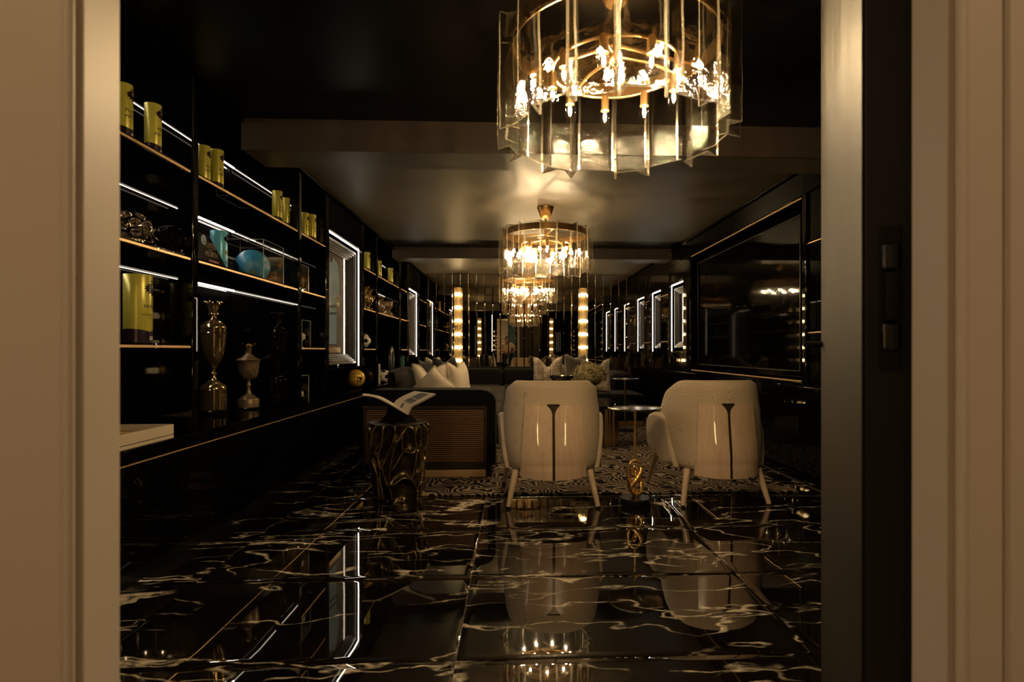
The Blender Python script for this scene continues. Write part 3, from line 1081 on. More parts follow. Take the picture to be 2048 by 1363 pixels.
# two lit niches on the left
ny0, ny1 = CY_[2][1] + .002, CY_[3][0] - .002
DEP = .155
niche(ny0, ny1, .835, 2.085, XL - .002, XL - DEP, 'large lit niche on the left wall holding the framed light blue shirt', 1)
picture(ny0 + .035, ny1 - .035, .875, 2.035, XL - DEP + .014, 1, 'framed signed light blue football shirt in the large lit left niche', 'jersey', 1)
my0, my1 = CY_[6][1] + .002, CY_[7][0] - .002
niche(my0, my1, .90, 2.0, XL - .002, XL - DEP, 'second lit niche on the left wall near the mirror wall', 1)
picture(my0 + .035, my1 - .035, .94, 1.95, XL - DEP + .014, 1, 'framed shirt in the second left niche near the mirrored wall', 'jersey', 1)
for a, b, z0, z1 in ((ny0, ny1, .835, 2.085), (my0, my1, .90, 2.0)):
    p = MB().box(XLB + .0145, XL - .004, a, b, z1 + .002, ZC - .004, .002).build('fascia_panel', 'lacquer_soft')
    tag(p, 'black panel above the %s lit niche on the left wall' % ('large' if a == ny0 else 'second'), 'panel')
    p = MB().box(XLB, XLB + .014, a, b, ZT + .001, z0 - .001).build('back_panel', 'lacquer')
    tag(p, 'black recess panel under the %s lit niche on the left wall' % ('large' if a == ny0 else 'second'), 'panel')
    p.name = 'recess_lining'
# three lit niches on the right
RN = sorted((yx(b, XR), yx(a, XR)) for a, b in ((1271.7, 1288.6), (1300.6, 1322), (1338, 1367.5)))
for (a, b), nm, jc in zip(RN, ('nearest', 'middle', 'farthest'), ('jersey', 'jersey_dark', 'jersey')):
    niche(a + .002, b - .002, .987, 1.923, XR - .001, XR + .155, '%s of the three lit niches on the right wall past the television' % nm, -1)
    picture(a + .06, b - .06, 1.05, 1.86, XR + .141, -1, 'framed %s shirt in the %s lit niche on the right wall' % ('pale blue' if jc == 'jersey' else 'black and red', nm), jc, -1, .05)


def television():
    yT0, yT1 = yx(1588, XR), yx(1387, XR)
    t = thing('television', 'huge wall-mounted black television reflecting the chandeliers on the right wall', 'television', (XR + .155, (yT0 + yT1) / 2, .84))
    W = (yT1 - yT0) / 2; H = 1.22
    MB().box(-.095, 0, -W + .01, W - .01, .01, H - .01, .004).build('housing', 'plinth', t)
    MB().box(-.100, -.096, -W + .012, W - .012, .012, H - .012, .0008).build('screen', 'screen', t)
    f = MB()
    f.box(-.106, -.08, -W, -W + .009, 0, H, .001).box(-.106, -.08, W - .009, W, 0, H, .001).box(-.106, -.08, -W + .009, W - .009, 0, .010, .001).box(-.106, -.08, -W + .009, W - .009, H - .010, H, .001)
    f.build('bezel', 'black_metal', t)


television()


# ================================================================== CHANDELIERS
def chandelier(loc, label, group):
    """origin at the top of the glass; brass ring, 9 hanging bulbs, staggered hammered glass channels"""
    t = thing('chandelier', label, 'chandelier', loc, 0, group)
    zc = ZC - CHZ
    MB().lathe([(.0, zc), (.082, zc), (.080, zc - .010), (.045, zc - .105), (.036, zc - .112), (0, zc - .112)], 32).build('canopy', 'brass', t)
    MB().tube([(0, 0, zc - .11), (0, 0, -.10)], .011, 14).build('rod', 'brass', t)
    R = .385
    MB().lathe([(R, -.015), (R + .006, -.015), (R + .006, -.075), (R, -.075), (R, -.015)], 64, caps=False).build('ring_band', 'brass', t)
    bo = MB()
    for k in range(32):
        a = 2 * PI * (k + .5) / 32
        for z in (-.03, -.06):
            bo.ico((R * 1.02 * math.cos(a), R * 1.02 * math.sin(a), z), .006, 1)
    b = bo.build('bolts', 'brass', t); b['kind'] = 'stuff'
    r2 = .24
    for k in range(3):
        a = 2 * PI * k / 3 + .4
        MB().tube([(0, 0, -.05), (R * math.cos(a), R * math.sin(a), -.045)], .008, 8).build('arm', 'brass', t)
    MB().tube([(r2 * math.cos(2 * PI * k / 48), r2 * math.sin(2 * PI * k / 48), -.145) for k in range(48)], .0065, 8, closed=True).build('bulb_ring', 'brass', t)
    for k in range(3):
        a = 2 * PI * k / 3 + .1
        MB().tube([(0, 0, -.095), (r2 * .6 * math.cos(a), r2 * .6 * math.sin(a), -.11), (r2 * math.cos(a), r2 * math.sin(a), -.145)], .006, 8).build('arm', 'brass', t)
    MB().sphere((0, 0, -.10), .03, 16, 10).build('hub', 'brass', t)
    me_s = MB().lathe([(0, 0), (.016, 0), (.016, -.055), (.0185, -.056), (.0185, -.062), (0, -.062)], 18).mesh('socket')
    me_f = MB().lathe([(0, -.072), (.005, -.073), (.0068, -.082), (.0068, -.094), (.004, -.101), (0, -.102)], 10).mesh('filament')
    me_g = MB().lathe([(.013, -.062), (.021, -.074), (.0245, -.090), (.0215, -.106), (.012, -.116), (0, -.119)], 16).mesh('globe')
    for k in range(9):
        a = 2 * PI * k / 9 + .18
        s = link('socket', me_s, 'brass', t, loc=(r2 * math.cos(a), r2 * math.sin(a), -.140))
        link('filament', me_f, 'bulb', s)
        link('globe', me_g, 'globe', s)
    NP = 16
    meshes = []
    for typ in (0, 1):
        sgn = -1 if typ == 0 else 1
        hw = .072
        th = .010
        # U cross-section, open side inwards (typ 0) or outwards (typ 1)
        fl = .050
        sec = [(0, -hw), (sgn * fl, -hw - .008), (sgn * fl, -hw - .008 + th), (sgn * th * .9, -hw + th), (sgn * th * .9, hw - th), (sgn * fl, hw + .008 - th), (sgn * fl, hw + .008), (0, hw)]
        H = .395
        mb = MB()
        # finer outline so that the hammered relief is real geometry
        sub = (6, 1, 6, 18, 6, 1, 6, 20)
        out, flag = [], []
        for q in range(8):
            p0, p1 = sec[q], sec[(q + 1) % 8]
            for k in range(sub[q]):
                out.append((p0[0] + (p1[0] - p0[0]) * k / sub[q], p0[1] + (p1[1] - p0[1]) * k / sub[q])); flag.append(q)
        ns = len(out)
        nz = 100
        rings = []
        for j in range(nz + 1):
            z = -H * j / nz
            rough = .35 + .65 * min(1., max(0., (j / nz - .25) / .6))
            rg = []
            for q, (rx, ty) in enumerate(out):
                wv = noise.noise_vector(Vector((rx * 14 + typ * 9, ty * 14, z * 9))) * .0026
                d = noise.noise(Vector((rx * 60 + typ * 5, ty * 70, z * 60 + 3))) + .55 * noise.noise(Vector((rx * 90, ty * 140, z * 125)))
                edge = flag[q] in (1, 5)
                dx = 0 if edge else d * (.0010 + .0022 * max(0., rough - .6)) * min(1., rough * 1.4)
                zz_ = z
                inner = abs(rx) > fl * .6
                if j == nz: zz_ -= .016 * min(1., abs(rx) / fl)
                if j == 0: zz_ += .006 * min(1., abs(rx) / fl)
                rg.append(mb.bm.verts.new((rx + wv.x + dx, ty + wv.y, zz_ + (wv.z * .7 if j in (0, nz) else 0))))
            rings.append(rg)
        for A, B in zip(rings, rings[1:]):
            for q in range(ns):
                fc = mb.bm.faces.new((A[q], A[(q + 1) % ns], B[(q + 1) % ns], B[q]))
                if flag[q] in (1, 5): fc.material_index = 1
        for rg in (rings[0], rings[-1]):
            fc = mb.bm.faces.new(rg)
            r = bmesh.ops.triangulate(mb.bm, faces=[fc])
            for f_ in r['faces']: f_.material_index = 1
        gm = mb.mesh('glass_panel', True, 50)
        gm.materials.append(M['glass']); gm.materials.append(M['glass_edge'])
        meshes.append(gm)
    for k in range(NP):
        a = 2 * PI * k / NP + .05
        typ = k % 2
        r = .418 if typ == 0 else .398
        g = link('glass_panel', meshes[typ], 'glass', t, loc=(r * math.cos(a), r * math.sin(a), 0 if typ == 0 else -.014), rot=(random.uniform(-.01, .01), random.uniform(-.012, .012), a))
    return t


CHZ = 2.175
c1 = chandelier((xy(1231, 2.15), 2.15, CHZ + .04), 'nearest hammered glass chandelier, largest and cut by the top of the picture', 'three hammered glass chandeliers in a row')
bpy.context.view_layer.update()
c2 = copy_tree(c1, loc=(xy(1091, 5.49), 5.49, CHZ), rz=.35, label='middle hammered glass chandelier hanging from a brass canopy on the lit ceiling')
c3 = copy_tree(c1, loc=(xy(1056, 8.85), 8.85, CHZ), rz=.75, label='farthest hammered glass chandelier, hanging close to the mirror wall')


# ================================================================== CRYSTAL WALL LIGHTS
def sconce(x, y, face, label, zb=.72, zt=2.13):
    """face = -1 towards -y, +1 towards +y"""
    t = thing('crystal_sconce', label, 'wall light', (x, y, zb))
    H = zt - zb
    mid = H * .5
    R = .062
    MB().box(-.045, .045, -face * .0, -face * .012, -.01, H + .01, .003).build('back_plate', 'brass', t)
    cyy = face * .085
    for (a, b) in ((0, mid - .004), (mid + .004, H)):
        r = MB()
        n = 22
        for k in range(n):
            an = 2 * PI * k / n
            r.lathe([(.0055, a), (.0065, a + .01), (.0065, b - .01), (.0055, b)], 7, (R * math.cos(an), cyy + R * math.sin(an), 0))
        o = r.build('crystal_rods', 'rods', t); o['kind'] = 'stuff'
        for q in range(3):
            z = a + (b - a) * (q + .5) / 3
            e = MB().lathe([(0, z - .026), (.040, z - .024), (.046, z), (.040, z + .024), (0, z + .026)], 16, (0, cyy, 0)).build('light_band', 'sconce_light', t)
        MB().lathe([(.07, a), (.07, a + .008), (.0, a + .008)], 24, (0, cyy, 0)).build('collar', 'brass', t)
        MB().lathe([(.07, b - .008), (.07, b), (.0, b)], 24, (0, cyy, 0)).build('collar', 'brass', t)
    MB().tube([(0, cyy, 0), (0, cyy, H)], .008, 8).build('core', 'brass', t)
    for z in (.1, mid, H - .1):
        MB().tube([(0, face * .002, z), (0, cyy, z)], .007, 8).build('bracket', 'brass', t)
    return t


ys_ = YM - .002
sconce(xy(916, ys_ - .08), ys_, -1, 'crystal column wall light on the mirror wall, left of the chandeliers')
sconce(xy(1166, ys_ - .08), ys_, -1, 'crystal column wall light on the mirror wall, right of the chandeliers')
sconce(-1.15, YF + .001, 1, 'crystal column wall light beside the entrance, doubled in the mirror left of centre')
sconce(1.32, YF + .001, 1, 'crystal column wall light beside the entrance, doubled in the mirror right of centre')


# ================================================================== ARMCHAIRS
def interp(tab, z):
    if z <= tab[0][0]: return tab[0][1]
    for (a, b), (c, d) in zip(tab, tab[1:]):
        if z <= c:
            t = (z - a) / (c - a); t = t * t * (3 - 2 * t)
            return b + (d - b) * t
    return tab[-1][1]


SH_A = [(.20, .278), (.235, .305), (.30, .322), (.45, .331), (.60, .326), (.70, .314), (.80, .297)]
SH_B = [(.20, .322), (.25, .347), (.34, .344), (.50, .319), (.66, .300), (.80, .288)]
NEXP = 2.25


def shell_b(z):
    return sum(interp(SH_B, z + d) for d in (-.06, -.03, 0, .03, .06)) / 5 if z > .27 else interp(SH_B, z)


def shell_y(x, z, off=0.):
    a, b = interp(SH_A, z) + off, shell_b(z) + off
    q = min(.999, abs(x) / a)
    return -b * (1 - q ** NEXP) ** (1 / NEXP)


def armchair(loc, rz, label):
    t = thing('armchair', label, 'armchair', loc, rz, 'cream contour-weave armchairs')
    nu, nv = 64, 22
    th = .062
    phm = math.radians(112)

    def shell(u, v, side):
        ph = (u * 2 - 1) * phm
        au = abs(u * 2 - 1)
        k = max(0., (au - .46) / .54)
        zt = .812 - .238 * (1 - max(0., 1 - k * k) ** .62) - .006 * au
        z0 = .212 + .012 * au
        z = z0 + (zt - z0) * v
        off = -th * side
        # soft rim
        e = min(v, 1 - v)
        rr = .035
        d = e * (zt - z0)
        if d < rr:
            s = 1 - math.sqrt(max(0, 1 - (1 - d / rr) ** 2))
            off += (-.030 * s) if side == 0 else (.030 * s)
        a, b = interp(SH_A, z) + off, interp(SH_B, z) + off
        s_, c_ = math.sin(ph), math.cos(ph)
        r = (abs(s_) ** NEXP + abs(c_) ** NEXP) ** (-1 / NEXP)
        x = a * s_ * r
        y = -b * c_ * r
        return Vector((x, y, z))
    MB().solid_grid(shell, nu, nv).build('shell', 'fabric', t, ang=60)
    # arms
    for s in (-1, 1):
        poly = [(-.17, .236), (-.155, .32), (-.10, .46), (-.065, .535), (-.02, .566), (.05, .575), (.13, .570), (.20, .550), (.248, .505), (.268, .44), (.272, .36), (.258, .308), (.16, .270), (.02, .244)]
        def F(a, b, tt):
            lean = .11 * (min(b, .47) - .47)
            return Vector((s * (tt + lean + .115 * max(0, a + .08)), a, b))
        MB().prism(poly, F, .276, .347, .028, 4).build('arm', 'fabric', t, ang=70)
    # seat
    MB().box(-.265, .265, -.20, .30, .255, .335, .03, 3).build('seat_base', 'fabric', t)
    MB().box(-.255, .255, -.19, .315, .337, .455, .045, 4).build('seat_cushion', 'fabric', t)
    # veneer back in two leaves around a dark inlay
    zt, zb = .658, .206
    def leaf(s):
        def f(u, v, side):
            z = zb + (zt - zb) * v
            xo = .212 - .030 * v
            # inner edge flares open at the top round the inlay
            flare = .0085 + .034 * max(0., (v - .86) / .14) ** 2.2
            x = flare + (xo - flare) * u
            e = .012 * (1 - abs(2 * u - 1) ** 14) * 1.0
            y = shell_y(x, max(z, .25), .0) - (.003 if side else .020)
            zz2 = z - (.012 * (1 - (x / .21) ** 2) if v == 0 else 0)
            return Vector((s * x, y, zz2))
        return MB().solid_grid(f, 14, 26)
    for s in (-1, 1):
        leaf(s).build('veneer_leaf', 'veneer', t, ang=40)
    def inl(u, v, side):
        z = zb + (zt - zb) * v
        fl = .0080 + .034 * max(0., (v - .86) / .14) ** 2.2
        x = -fl + 2 * fl * u
        return Vector((x, shell_y(x, max(z, .25)) - (.003 if side else .017), z - (.011 if v == 0 else 0)))
    MB().solid_grid(inl, 4, 26).build('inlay', 'inlay', t, label='dark bronze inlay flaring into a funnel at the top')
    MB().box(-.040, .040, shell_y(0, zt) - .021, shell_y(0, zt) - .004, zt + .001, zt + .008, .002).build('inlay_cap', 'inlay', t)
    # legs
    for sx, sy in ((-1, -1), (1, -1), (-1, 1), (1, 1)):
        top = Vector((sx * .238, -.225, .235)) if sy < 0 else Vector((sx * .285, .25, .30))
        foot = Vector((sx * .286, -.285, .012)) if sy < 0 else Vector((sx * .335, .355, .0235))
        lg = MB().tube([top, top.lerp(foot, .5), foot], [.0235, .020, .0155], 16).build('leg', 'veneer', t)
        MB().tube([foot + (foot - top).normalized() * .0003, foot + Vector((0, 0, -.011))], .0155, 14).build('foot_glide', 'rubber', lg)
    return t


armchair((.262, 3.90, 0), math.radians(-1.2), 'cream contour-pattern tub armchair on the left, right of the ribbed sofa end')
armchair((1.362, 3.90, 0), math.radians(2.4), 'cream contour-pattern tub armchair on the right, beside the gold knot table')

# ------------------------------------------------------------------ rug
rg = MB().box(-1.36, 1.36, -2.3, 2.3, 0, .011, .005, 2).build('rug', 'zebra')
rg.location = (.66, 6.25, .0005)
tag(rg, 'brown and beige zebra striped rug under the seating group', 'rug')


# ------------------------------------------------------------------ gold knot side table
def knot_table():
    y = 3.70
    x = xy(1270, y)
    t = thing('side_table', 'small side table with round steel top on a knotted gold leaf stem between the armchairs', 'side table', (x, y, 0))
    MB().lathe([(0, 0), (.098, 0), (.102, .006), (.102, .040), (.096, .046), (0, .046)], 40).build('base', 'black_metal', t)
    zt = .628
    MB().lathe([(0, zt - .006), (.172, zt - .006), (.178, zt - .003), (.178, zt + .004), (.174, zt + .006), (.170, zt), (0, zt)], 56).build('top', 'steel_top', t)
    k = lambda px, py: Vector(((px - 375) / 876 * 90 / 308 * .955, 0, .046 + (985 - py) / 1363 * 140 / 308 * .97))
    st = MB()
    n = 40
    a, b = k(375, 250), Vector((0, 0, zt - .0065))
    st.tube([a.lerp(b, i / n) + Vector((noise.noise(Vector((0, 0, i * .7))) * .0015, 0, 0)) for i in range(n + 1)], [.0075 + .0012 * noise.noise(Vector((5, 1, i * .9))) for i in range(n + 1)], 10)
    st.build('stem', 'hammered', t)

    def spline(pts, per=10, closed=False):
        out = []
        m = len(pts)
        rng = m if closed else m - 1
        for i in range(rng):
            p0 = pts[(i - 1) % m] if closed or i > 0 else pts[0]
            p1, p2 = pts[i], pts[(i + 1) % m]
            p3 = pts[(i + 2) % m] if closed or i + 2 < m else pts[-1]
            for q in range(per):
                s = q / per
                out.append(.5 * ((2 * p1) + (p2 - p0) * s + (2 * p0 - 5 * p1 + 4 * p2 - p3) * s * s + (3 * p1 - p0 - 3 * p2 + p3) * s ** 3))
        if not closed: out.append(pts[-1])
        return out
    up = [k(375, 235), k(285, 290), k(245, 380), k(240, 520), k(262, 680), k(275, 800) + Vector((0, .02, 0)), k(330, 905) + Vector((0, .03, 0)), k(420, 945) + Vector((0, .0, 0)), k(490, 870) + Vector((0, -.012, 0)), k(505, 720), k(480, 600) + Vector((0, .02, 0)), k(400, 560) + Vector((0, .035, 0)), k(330, 560) + Vector((0, .03, 0))]
    for v, dy in zip(up, (0,) * 13): v.y += dy
    p1 = spline(up)
    loops = MB()
    loops.tube(p1, [.0085 + .006 * math.sin(PI * min(1, i / len(p1))) for i in range(len(p1))], 10)
    up2 = [k(375, 235), k(455, 290), k(500, 390), k(480, 490) + Vector((0, -.012, 0)), k(420, 570) + Vector((0, -.022, 0)), k(340, 680) + Vector((0, -.026, 0)), k(270, 780) + Vector((0, -.022, 0)), k(290, 860) + Vector((0, -.008, 0)), k(370, 935), k(410, 960)]
    p2 = spline(up2)
    loops.tube(p2, [.0085 + .008 * math.sin(PI * i / len(p2)) for i in range(len(p2))], 10)
    up3 = [k(370, 380) + Vector((0, .01, 0)), k(345, 420) + Vector((0, .012, 0)), k(375, 500) + Vector((0, .01, 0)), k(400, 450) + Vector((0, .012, 0))]
    loops.tube(spline(up3, 8, True), .009, 8, closed=True)
    loops.tube([k(380, 520), k(390, 570) + Vector((0, -.01, 0)), k(390, 975)], [.006, .004, .012], 8)
    loops.build('knot', 'hammered', t)


knot_table()


# ------------------------------------------------------------------ cast bronze drum table with book stand
DRUM = (xy(797, 3.97), 3.97)
DZ = .515


def drum_table():
    t = thing('drum_table', 'sculpted bronze drum table with folded organic sides in front of the sofa end', 'side table', (*DRUM, 0))
    NU, NV = 320, 230
    prof = [(0, .142), (.12, .150), (.30, .161), (.55, .174), (.80, .184), (1., .192)]

    def f(u, v):
        a = 2 * PI * u
        r = interp(prof, v)
        z = DZ * .985 * v
        p = Vector((math.cos(a) * 1.25, math.sin(a) * 1.25, z * 4.1))
        wv = noise.noise_vector(p * .9 + Vector((3, 1, 7))) * .75
        q = p + wv
        q = Vector((q.x * 1.15, q.y * 1.15, q.z * .74))
        dist, pts = noise.voronoi(q * 1.40)
        e = dist[1] - dist[0]
        ridge = 1 / (1 + (e * 6.5) ** 2)
        bowl = min(1., e * 1.9)
        q2 = Vector((p.x * 2.0 + 5, p.y * 2.0, p.z * 1.0)) + wv * 1.6
        d2, _ = noise.voronoi(q2 * 1.5)
        r2 = math.exp(-(d2[1] - d2[0]) * 9)
        h = .024 * ridge - .024 * bowl + .002 * r2 + .014 * noise.noise(p * 1.3 + Vector((9, 2, 1)))
        fade = min(1., (1 - v) / .04) * .75 + .25
        fade *= min(1., v / .03) * .6 + .4
        return Vector(((r + h * fade) * math.cos(a), (r + h * fade) * math.sin(a), z))
    mb = MB()
    V = mb.grid(f, NU, NV, closed_u=True)
    mb.bm.faces.new([V[i][0] for i in range(NU)])
    rim = [V[i][NV] for i in range(NU)]
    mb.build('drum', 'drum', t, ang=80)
    def edge(a): return interp(prof, 1.) + .010 * noise.noise(Vector((math.cos(a) * 1.3, math.sin(a) * 1.3, 2.2))) + .004
    tp = MB()
    A = []
    for z, k in ((DZ - .0085, .985), (DZ - .004, 1.0), (DZ, .985)):
        A.append([tp.bm.verts.new((edge(2 * PI * i / 80) * k * math.cos(2 * PI * i / 80), edge(2 * PI * i / 80) * k * math.sin(2 * PI * i / 80), z)) for i in range(80)])
    for P, Q in zip(A, A[1:]):
        for i in range(80): tp.bm.faces.new((P[i], P[(i + 1) % 80], Q[(i + 1) % 80], Q[i]))
    tp.bm.faces.new(list(reversed(A[0]))); tp.bm.faces.new(A[-1])
    tp.build('top', 'drum_top', t)


drum_table()

def bp(px, py, y):      # a point in space at a given depth, relative to the stand's foot
    return Vector((xy(px, y) - DRUM[0], y - DRUM[1], zz(px, py, y) - DZ))


# open V of the magazine: near and far ends of the spine, outer corners of the leaves
S0, S1 = bp(815, 829, 3.865), bp(787, 809, 4.04)
M0, M1 = bp(758, 797.5, 3.90), bp(760, 794.5, 4.10)
L0, L1 = bp(724, 791, 3.93), bp(728, 788.5, 4.13)
RA0, RA1 = bp(823, 812.5, 3.885), bp(793, 800, 4.06)
RB0, RB1 = bp(840, 803, 3.90), bp(808, 791, 4.075)
R0, R1 = bp(871, 787, 3.93), bp(829, 782, 4.10)


def strip_surface(near, far):
    def f(u, v):
        t = u * (len(near) - 1); i = min(len(near) - 2, int(t)); q = t - i

        def cr(P):
            p0, p1, p2, p3 = P[max(0, i - 1)], P[i], P[i + 1], P[min(len(P) - 1, i + 2)]
            return .5 * ((2 * p1) + (p2 - p0) * q + (2 * p0 - 5 * p1 + 4 * p2 - p3) * q * q + (3 * p1 - p0 - 3 * p2 + p3) * q ** 3)
        return cr(near).lerp(cr(far), v)
    return f


def thick(f, th, lift=0., nu=22, nv=5):
    def g(u, v, side):
        e = .01
        du = f(min(1, u + e), v) - f(max(0, u - e), v); dv = f(u, min(1, v + e)) - f(u, max(0, v - e))
        n = du.cross(dv).normalized()
        if n.z < 0: n = -n
        return f(u, v) + n * (lift + th * side)
    return MB().solid_grid(g, nu, nv)


SURF_L = strip_surface([S0, M0, L0], [S1, M1, L1])
SURF_R = strip_surface([S0, RA0, RB0, R0], [S1, RA1, RB1, R1])


def book_stand():
    t = thing('book_stand', 'black folded book stand on the bronze drum table', 'book stand', (*DRUM, DZ))
    sd = (S1 - S0)
    fl = strip_surface([S0, M0, L0.lerp(M0, .25)], [S1, M1, L1.lerp(M1, .25)])
    thick(fl, .007, -.0085).build('rest', 'plinth', t, ang=70)
    fr = strip_surface([S0, RA0, RB0.lerp(R0, .5)], [S1, RA1, RB1.lerp(R1, .5)])
    thick(fr, .007, -.0175).build('rest', 'plinth', t, ang=70)
    # folded legs, crossing under the spine
    hx = Vector((sd.x, sd.y, 0))
    c0 = S0 - Vector((.004, -.01, .016))
    lA, lB = bp(757, 846, 3.93), bp(784, 855, 3.80)
    lA.z = lB.z = .001
    rA, rB = bp(834, 849, 3.93), bp(800, 856, 3.80)
    rA.z = rB.z = .001
    mid = S0.lerp(S1, .45) - Vector((0, 0, .020))

    def wedge(name, a, b, top0, top1, w):
        m = MB()
        d = w
        P = [a, b, top1, top0]
        A = [m.bm.verts.new(p) for p in P]; B = [m.bm.verts.new(p + d) for p in P]
        m.bm.faces.new(A); m.bm.faces.new(list(reversed(B)))
        for k in range(4): m.bm.faces.new((A[k], A[(k + 1) % 4], B[(k + 1) % 4], B[k]))
        m.build(name, 'plinth', t, ang=20)
    low = lambda p: p - Vector((0, 0, .018))
    wedge('leg', lA, lB, low(S0.lerp(M0, .5)), low(S0), Vector((.012, .05, 0)))
    wedge('leg', rB, rA, low(S0.lerp(RA0, .4)), low(S0.lerp(S1, .5)), Vector((-.008, .045, 0)))
    wedge('leg', lA, lA + Vector((.02, .10, 0)), low(S1), low(S1.lerp(M1, .4)), Vector((.02, .0, 0)))
    wedge('leg', lB, rB, low(S0) + Vector((.004, .01, -.004)), low(S0) + Vector((-.014, .01, -.004)), Vector((.0, .03, 0)))


def magazine():
    t = thing('magazine', 'open magazine with a grey photo lying on the black book stand', 'magazine', (*DRUM, DZ))
    thick(SURF_L, .0085).build('left_pages', 'paper', t, ang=70)
    thick(SURF_R, .0035, -.001).build('right_pages', 'paper', t, ang=70)
    thick(SURF_R, .0015, -.0045).build('page_gap', 'photo_grey', t, ang=70)
    thick(SURF_R, .0045, -.0095).build('lower_pages', 'paper', t, ang=70)

    def patch(u0, u1, v0, v1, lift, mt):
        thick(lambda u, v: SURF_R(u0 + (u1 - u0) * u, v0 + (v1 - v0) * v), .0002, lift, 8, 4).build('photograph', mt, t, ang=70)
    patch(.40, .93, .14, .62, .0026, 'photo_mid')
    patch(.72, .92, .22, .58, .0030, 'photo_grey')
    patch(.48, .66, .16, .58, .0030, 'photo_grey')
    patch(.12, .33, .42, .56, .0026, 'photo_grey')


book_stand()
magazine()


# ================================================================== SOFA
def sofa():
    t = thing('sectional_sofa', 'dark velvet corner sofa with copper ribbed end panel and brass plinth', 'sofa', (0, 0, 0))
    xa, xb = xy(726, 4.5), xy(991, 4.5)
    yf = 4.50
    # arm block with rounded top corners (prism in x-z)
    def roundpoly(x0, x1, z0, z1, r0, r1, n=8):
        p = [(x0, z0), (x1, z0)]
        for k in range(n + 1):
            a = PI / 2 * k / n
            p.append((x1 - r1 + r1 * math.cos(a), z1 - r1 + r1 * math.sin(a)))
        for k in range(n + 1):
            a = PI / 2 + PI / 2 * k / n
            p.append((x0 + r0 + r0 * math.cos(a), z1 - r0 + r0 * math.sin(a)))
        return p
    Fz = lambda a, b, tt: Vector((a, tt, b))
    MB().prism(roundpoly(xa + .03, xb, .095, .695, .05, .10), Fz, yf + .02, yf + .30, .02, 3).build('arm', 'velvet', t, ang=60)
    # panel: frame, slats, lower rail, brass plinth
    zt, zb = zz(850, 812, yf), zz(850, 926, yf)
    px1 = xy(974, yf)
    fr = MB()
    fr.box(xa, xa + .022, yf - .006, yf + .022, zb - .02, zt, .003).box(px1 - .022, px1, yf - .006, yf + .022, zb - .02, zt, .003)
    fr.box(xa + .022, px1 - .022, yf - .006, yf + .022, zt - .022, zt, .003).box(xa + .022, px1 - .022, yf - .006, yf + .022, zb - .02, zb + .004, .003)
    fp = fr.build('panel_frame', 'panel_brown', t)
    MB().box(xa + .022, px1 - .022, yf + .012, yf + .021, zb, zt - .022).build('panel_back', 'panel_brown', fp)
    ns = 27
    z0, z1 = zb + .008, zt - .026
    pitch = (z1 - z0) / ns
    me = MB().box(xa + .024, px1 - .024, -.007, .007, -pitch * .30, pitch * .30, .0015).mesh('slat')
    for k in range(ns):
        link('slat', me, 'slat_copper', fp, loc=(0, yf + .004, z0 + pitch * (k + .5)))
    rods = MB()
    nr = 56
    for k in range(nr):
        x = xa + .03 + (px1 - xa - .06) * (k + .5) / nr
        rods.box(x - .0014, x + .0014, yf + .0035, yf + .0065, z0, z1)
    o = rods.build('fine_uprights', 'panel_brown', fp); o['kind'] = 'stuff'
    zr = zz(850, 939, yf)
    rl = MB().box(xa + .30, px1 - .01, yf - .002, yf + .02, zr, zb - .022, .003).build('lower_rail', 'panel_brown', t)
    MB().box(xa + .20, px1 - .012, yf - .003, yf + .028, 0.0125, zr - .002, .002).build('plinth', 'brass_trim', t, label='satin brass plinth')
    # left run: base, seat, back
    x0, x1 = xa - .02, xb - .015
    MB().box(x0 + .06, x1 - .05, yf + .30, 8.8, .03, .20, .01).build('base', 'panel_brown', t)
    for k, (a, b) in enumerate(((4.82, 6.15), (6.16, 7.49), (7.50, 8.80))):
        MB().box(x0 + .10, x1 + .05 , a, b, .205, .47, .05, 4).build('seat_cushion', 'seat_velvet', t)
    MB().box(x0 - .0, x0 + .20, 4.81, 9.7, .20, .66, .06, 4).build('back_frame', 'velvet', t)
    for a, b in ((4.86, 6.15), (6.17, 7.48), (7.5, 8.78)):
        def f(u, v, side):
            yy = a + (b - a) * u
            z = .46 + .36 * v
            bul = math.sin(PI * u) ** .5 * math.sin(PI * min(1, max(0, v))) ** .4 if 0 < u < 1 and 0 < v < 1 else 0
            return Vector((x0 + .22 + (1 if side else -1) * (.03 + .075 * bul) - .06 * v, yy, z + .03 * math.sin(PI * u)))
        MB().solid_grid(f, 16, 10).build('back_cushion', 'velvet', t, ang=70)
    # back run under the mirror
    xr = xy(1246, 9.4)
    MB().box(x0 + .1, xr - .05, 8.85, 9.85, .03, .20, .01).build('base', 'panel_brown', t)
    xm = xy(1005, 9.7)
    for a, b in ((x0 + .2, xm - .01), (xm + .01, xr - .35)):
        MB().box(a, b, 8.72, 9.62, .205, .45, .05, 4).build('seat_cushion', 'velvet', t)
        MB().box(a, b, 9.60, 9.88, .40, zz(1000, 736, 9.7), .06, 4).build('back_cushion', 'velvet', t)
    MB().box(x0, xr, 9.80, 9.96, .2, .64, .05, 3).build('back_frame', 'velvet', t)
    MB().box(xr - .34, xr, 8.6, 9.9, .2, zz(1230, 742, 9.2), .10, 5).build('arm', 'velvet', t)


sofa()
# velvet ottoman the patterned pillow leans on
ot = thing('ottoman', 'dark velvet ottoman behind the left armchair under the patterned pillow', 'ottoman', (1.28, 7.95, .012))
MB().box(-.50, .50, -.45, .45, .06, .415, .06, 4).build('cushion', 'velvet', ot)
MB().box(-.46, .46, -.41, .41, .0, .058, .004).build('plinth', 'brass', ot)


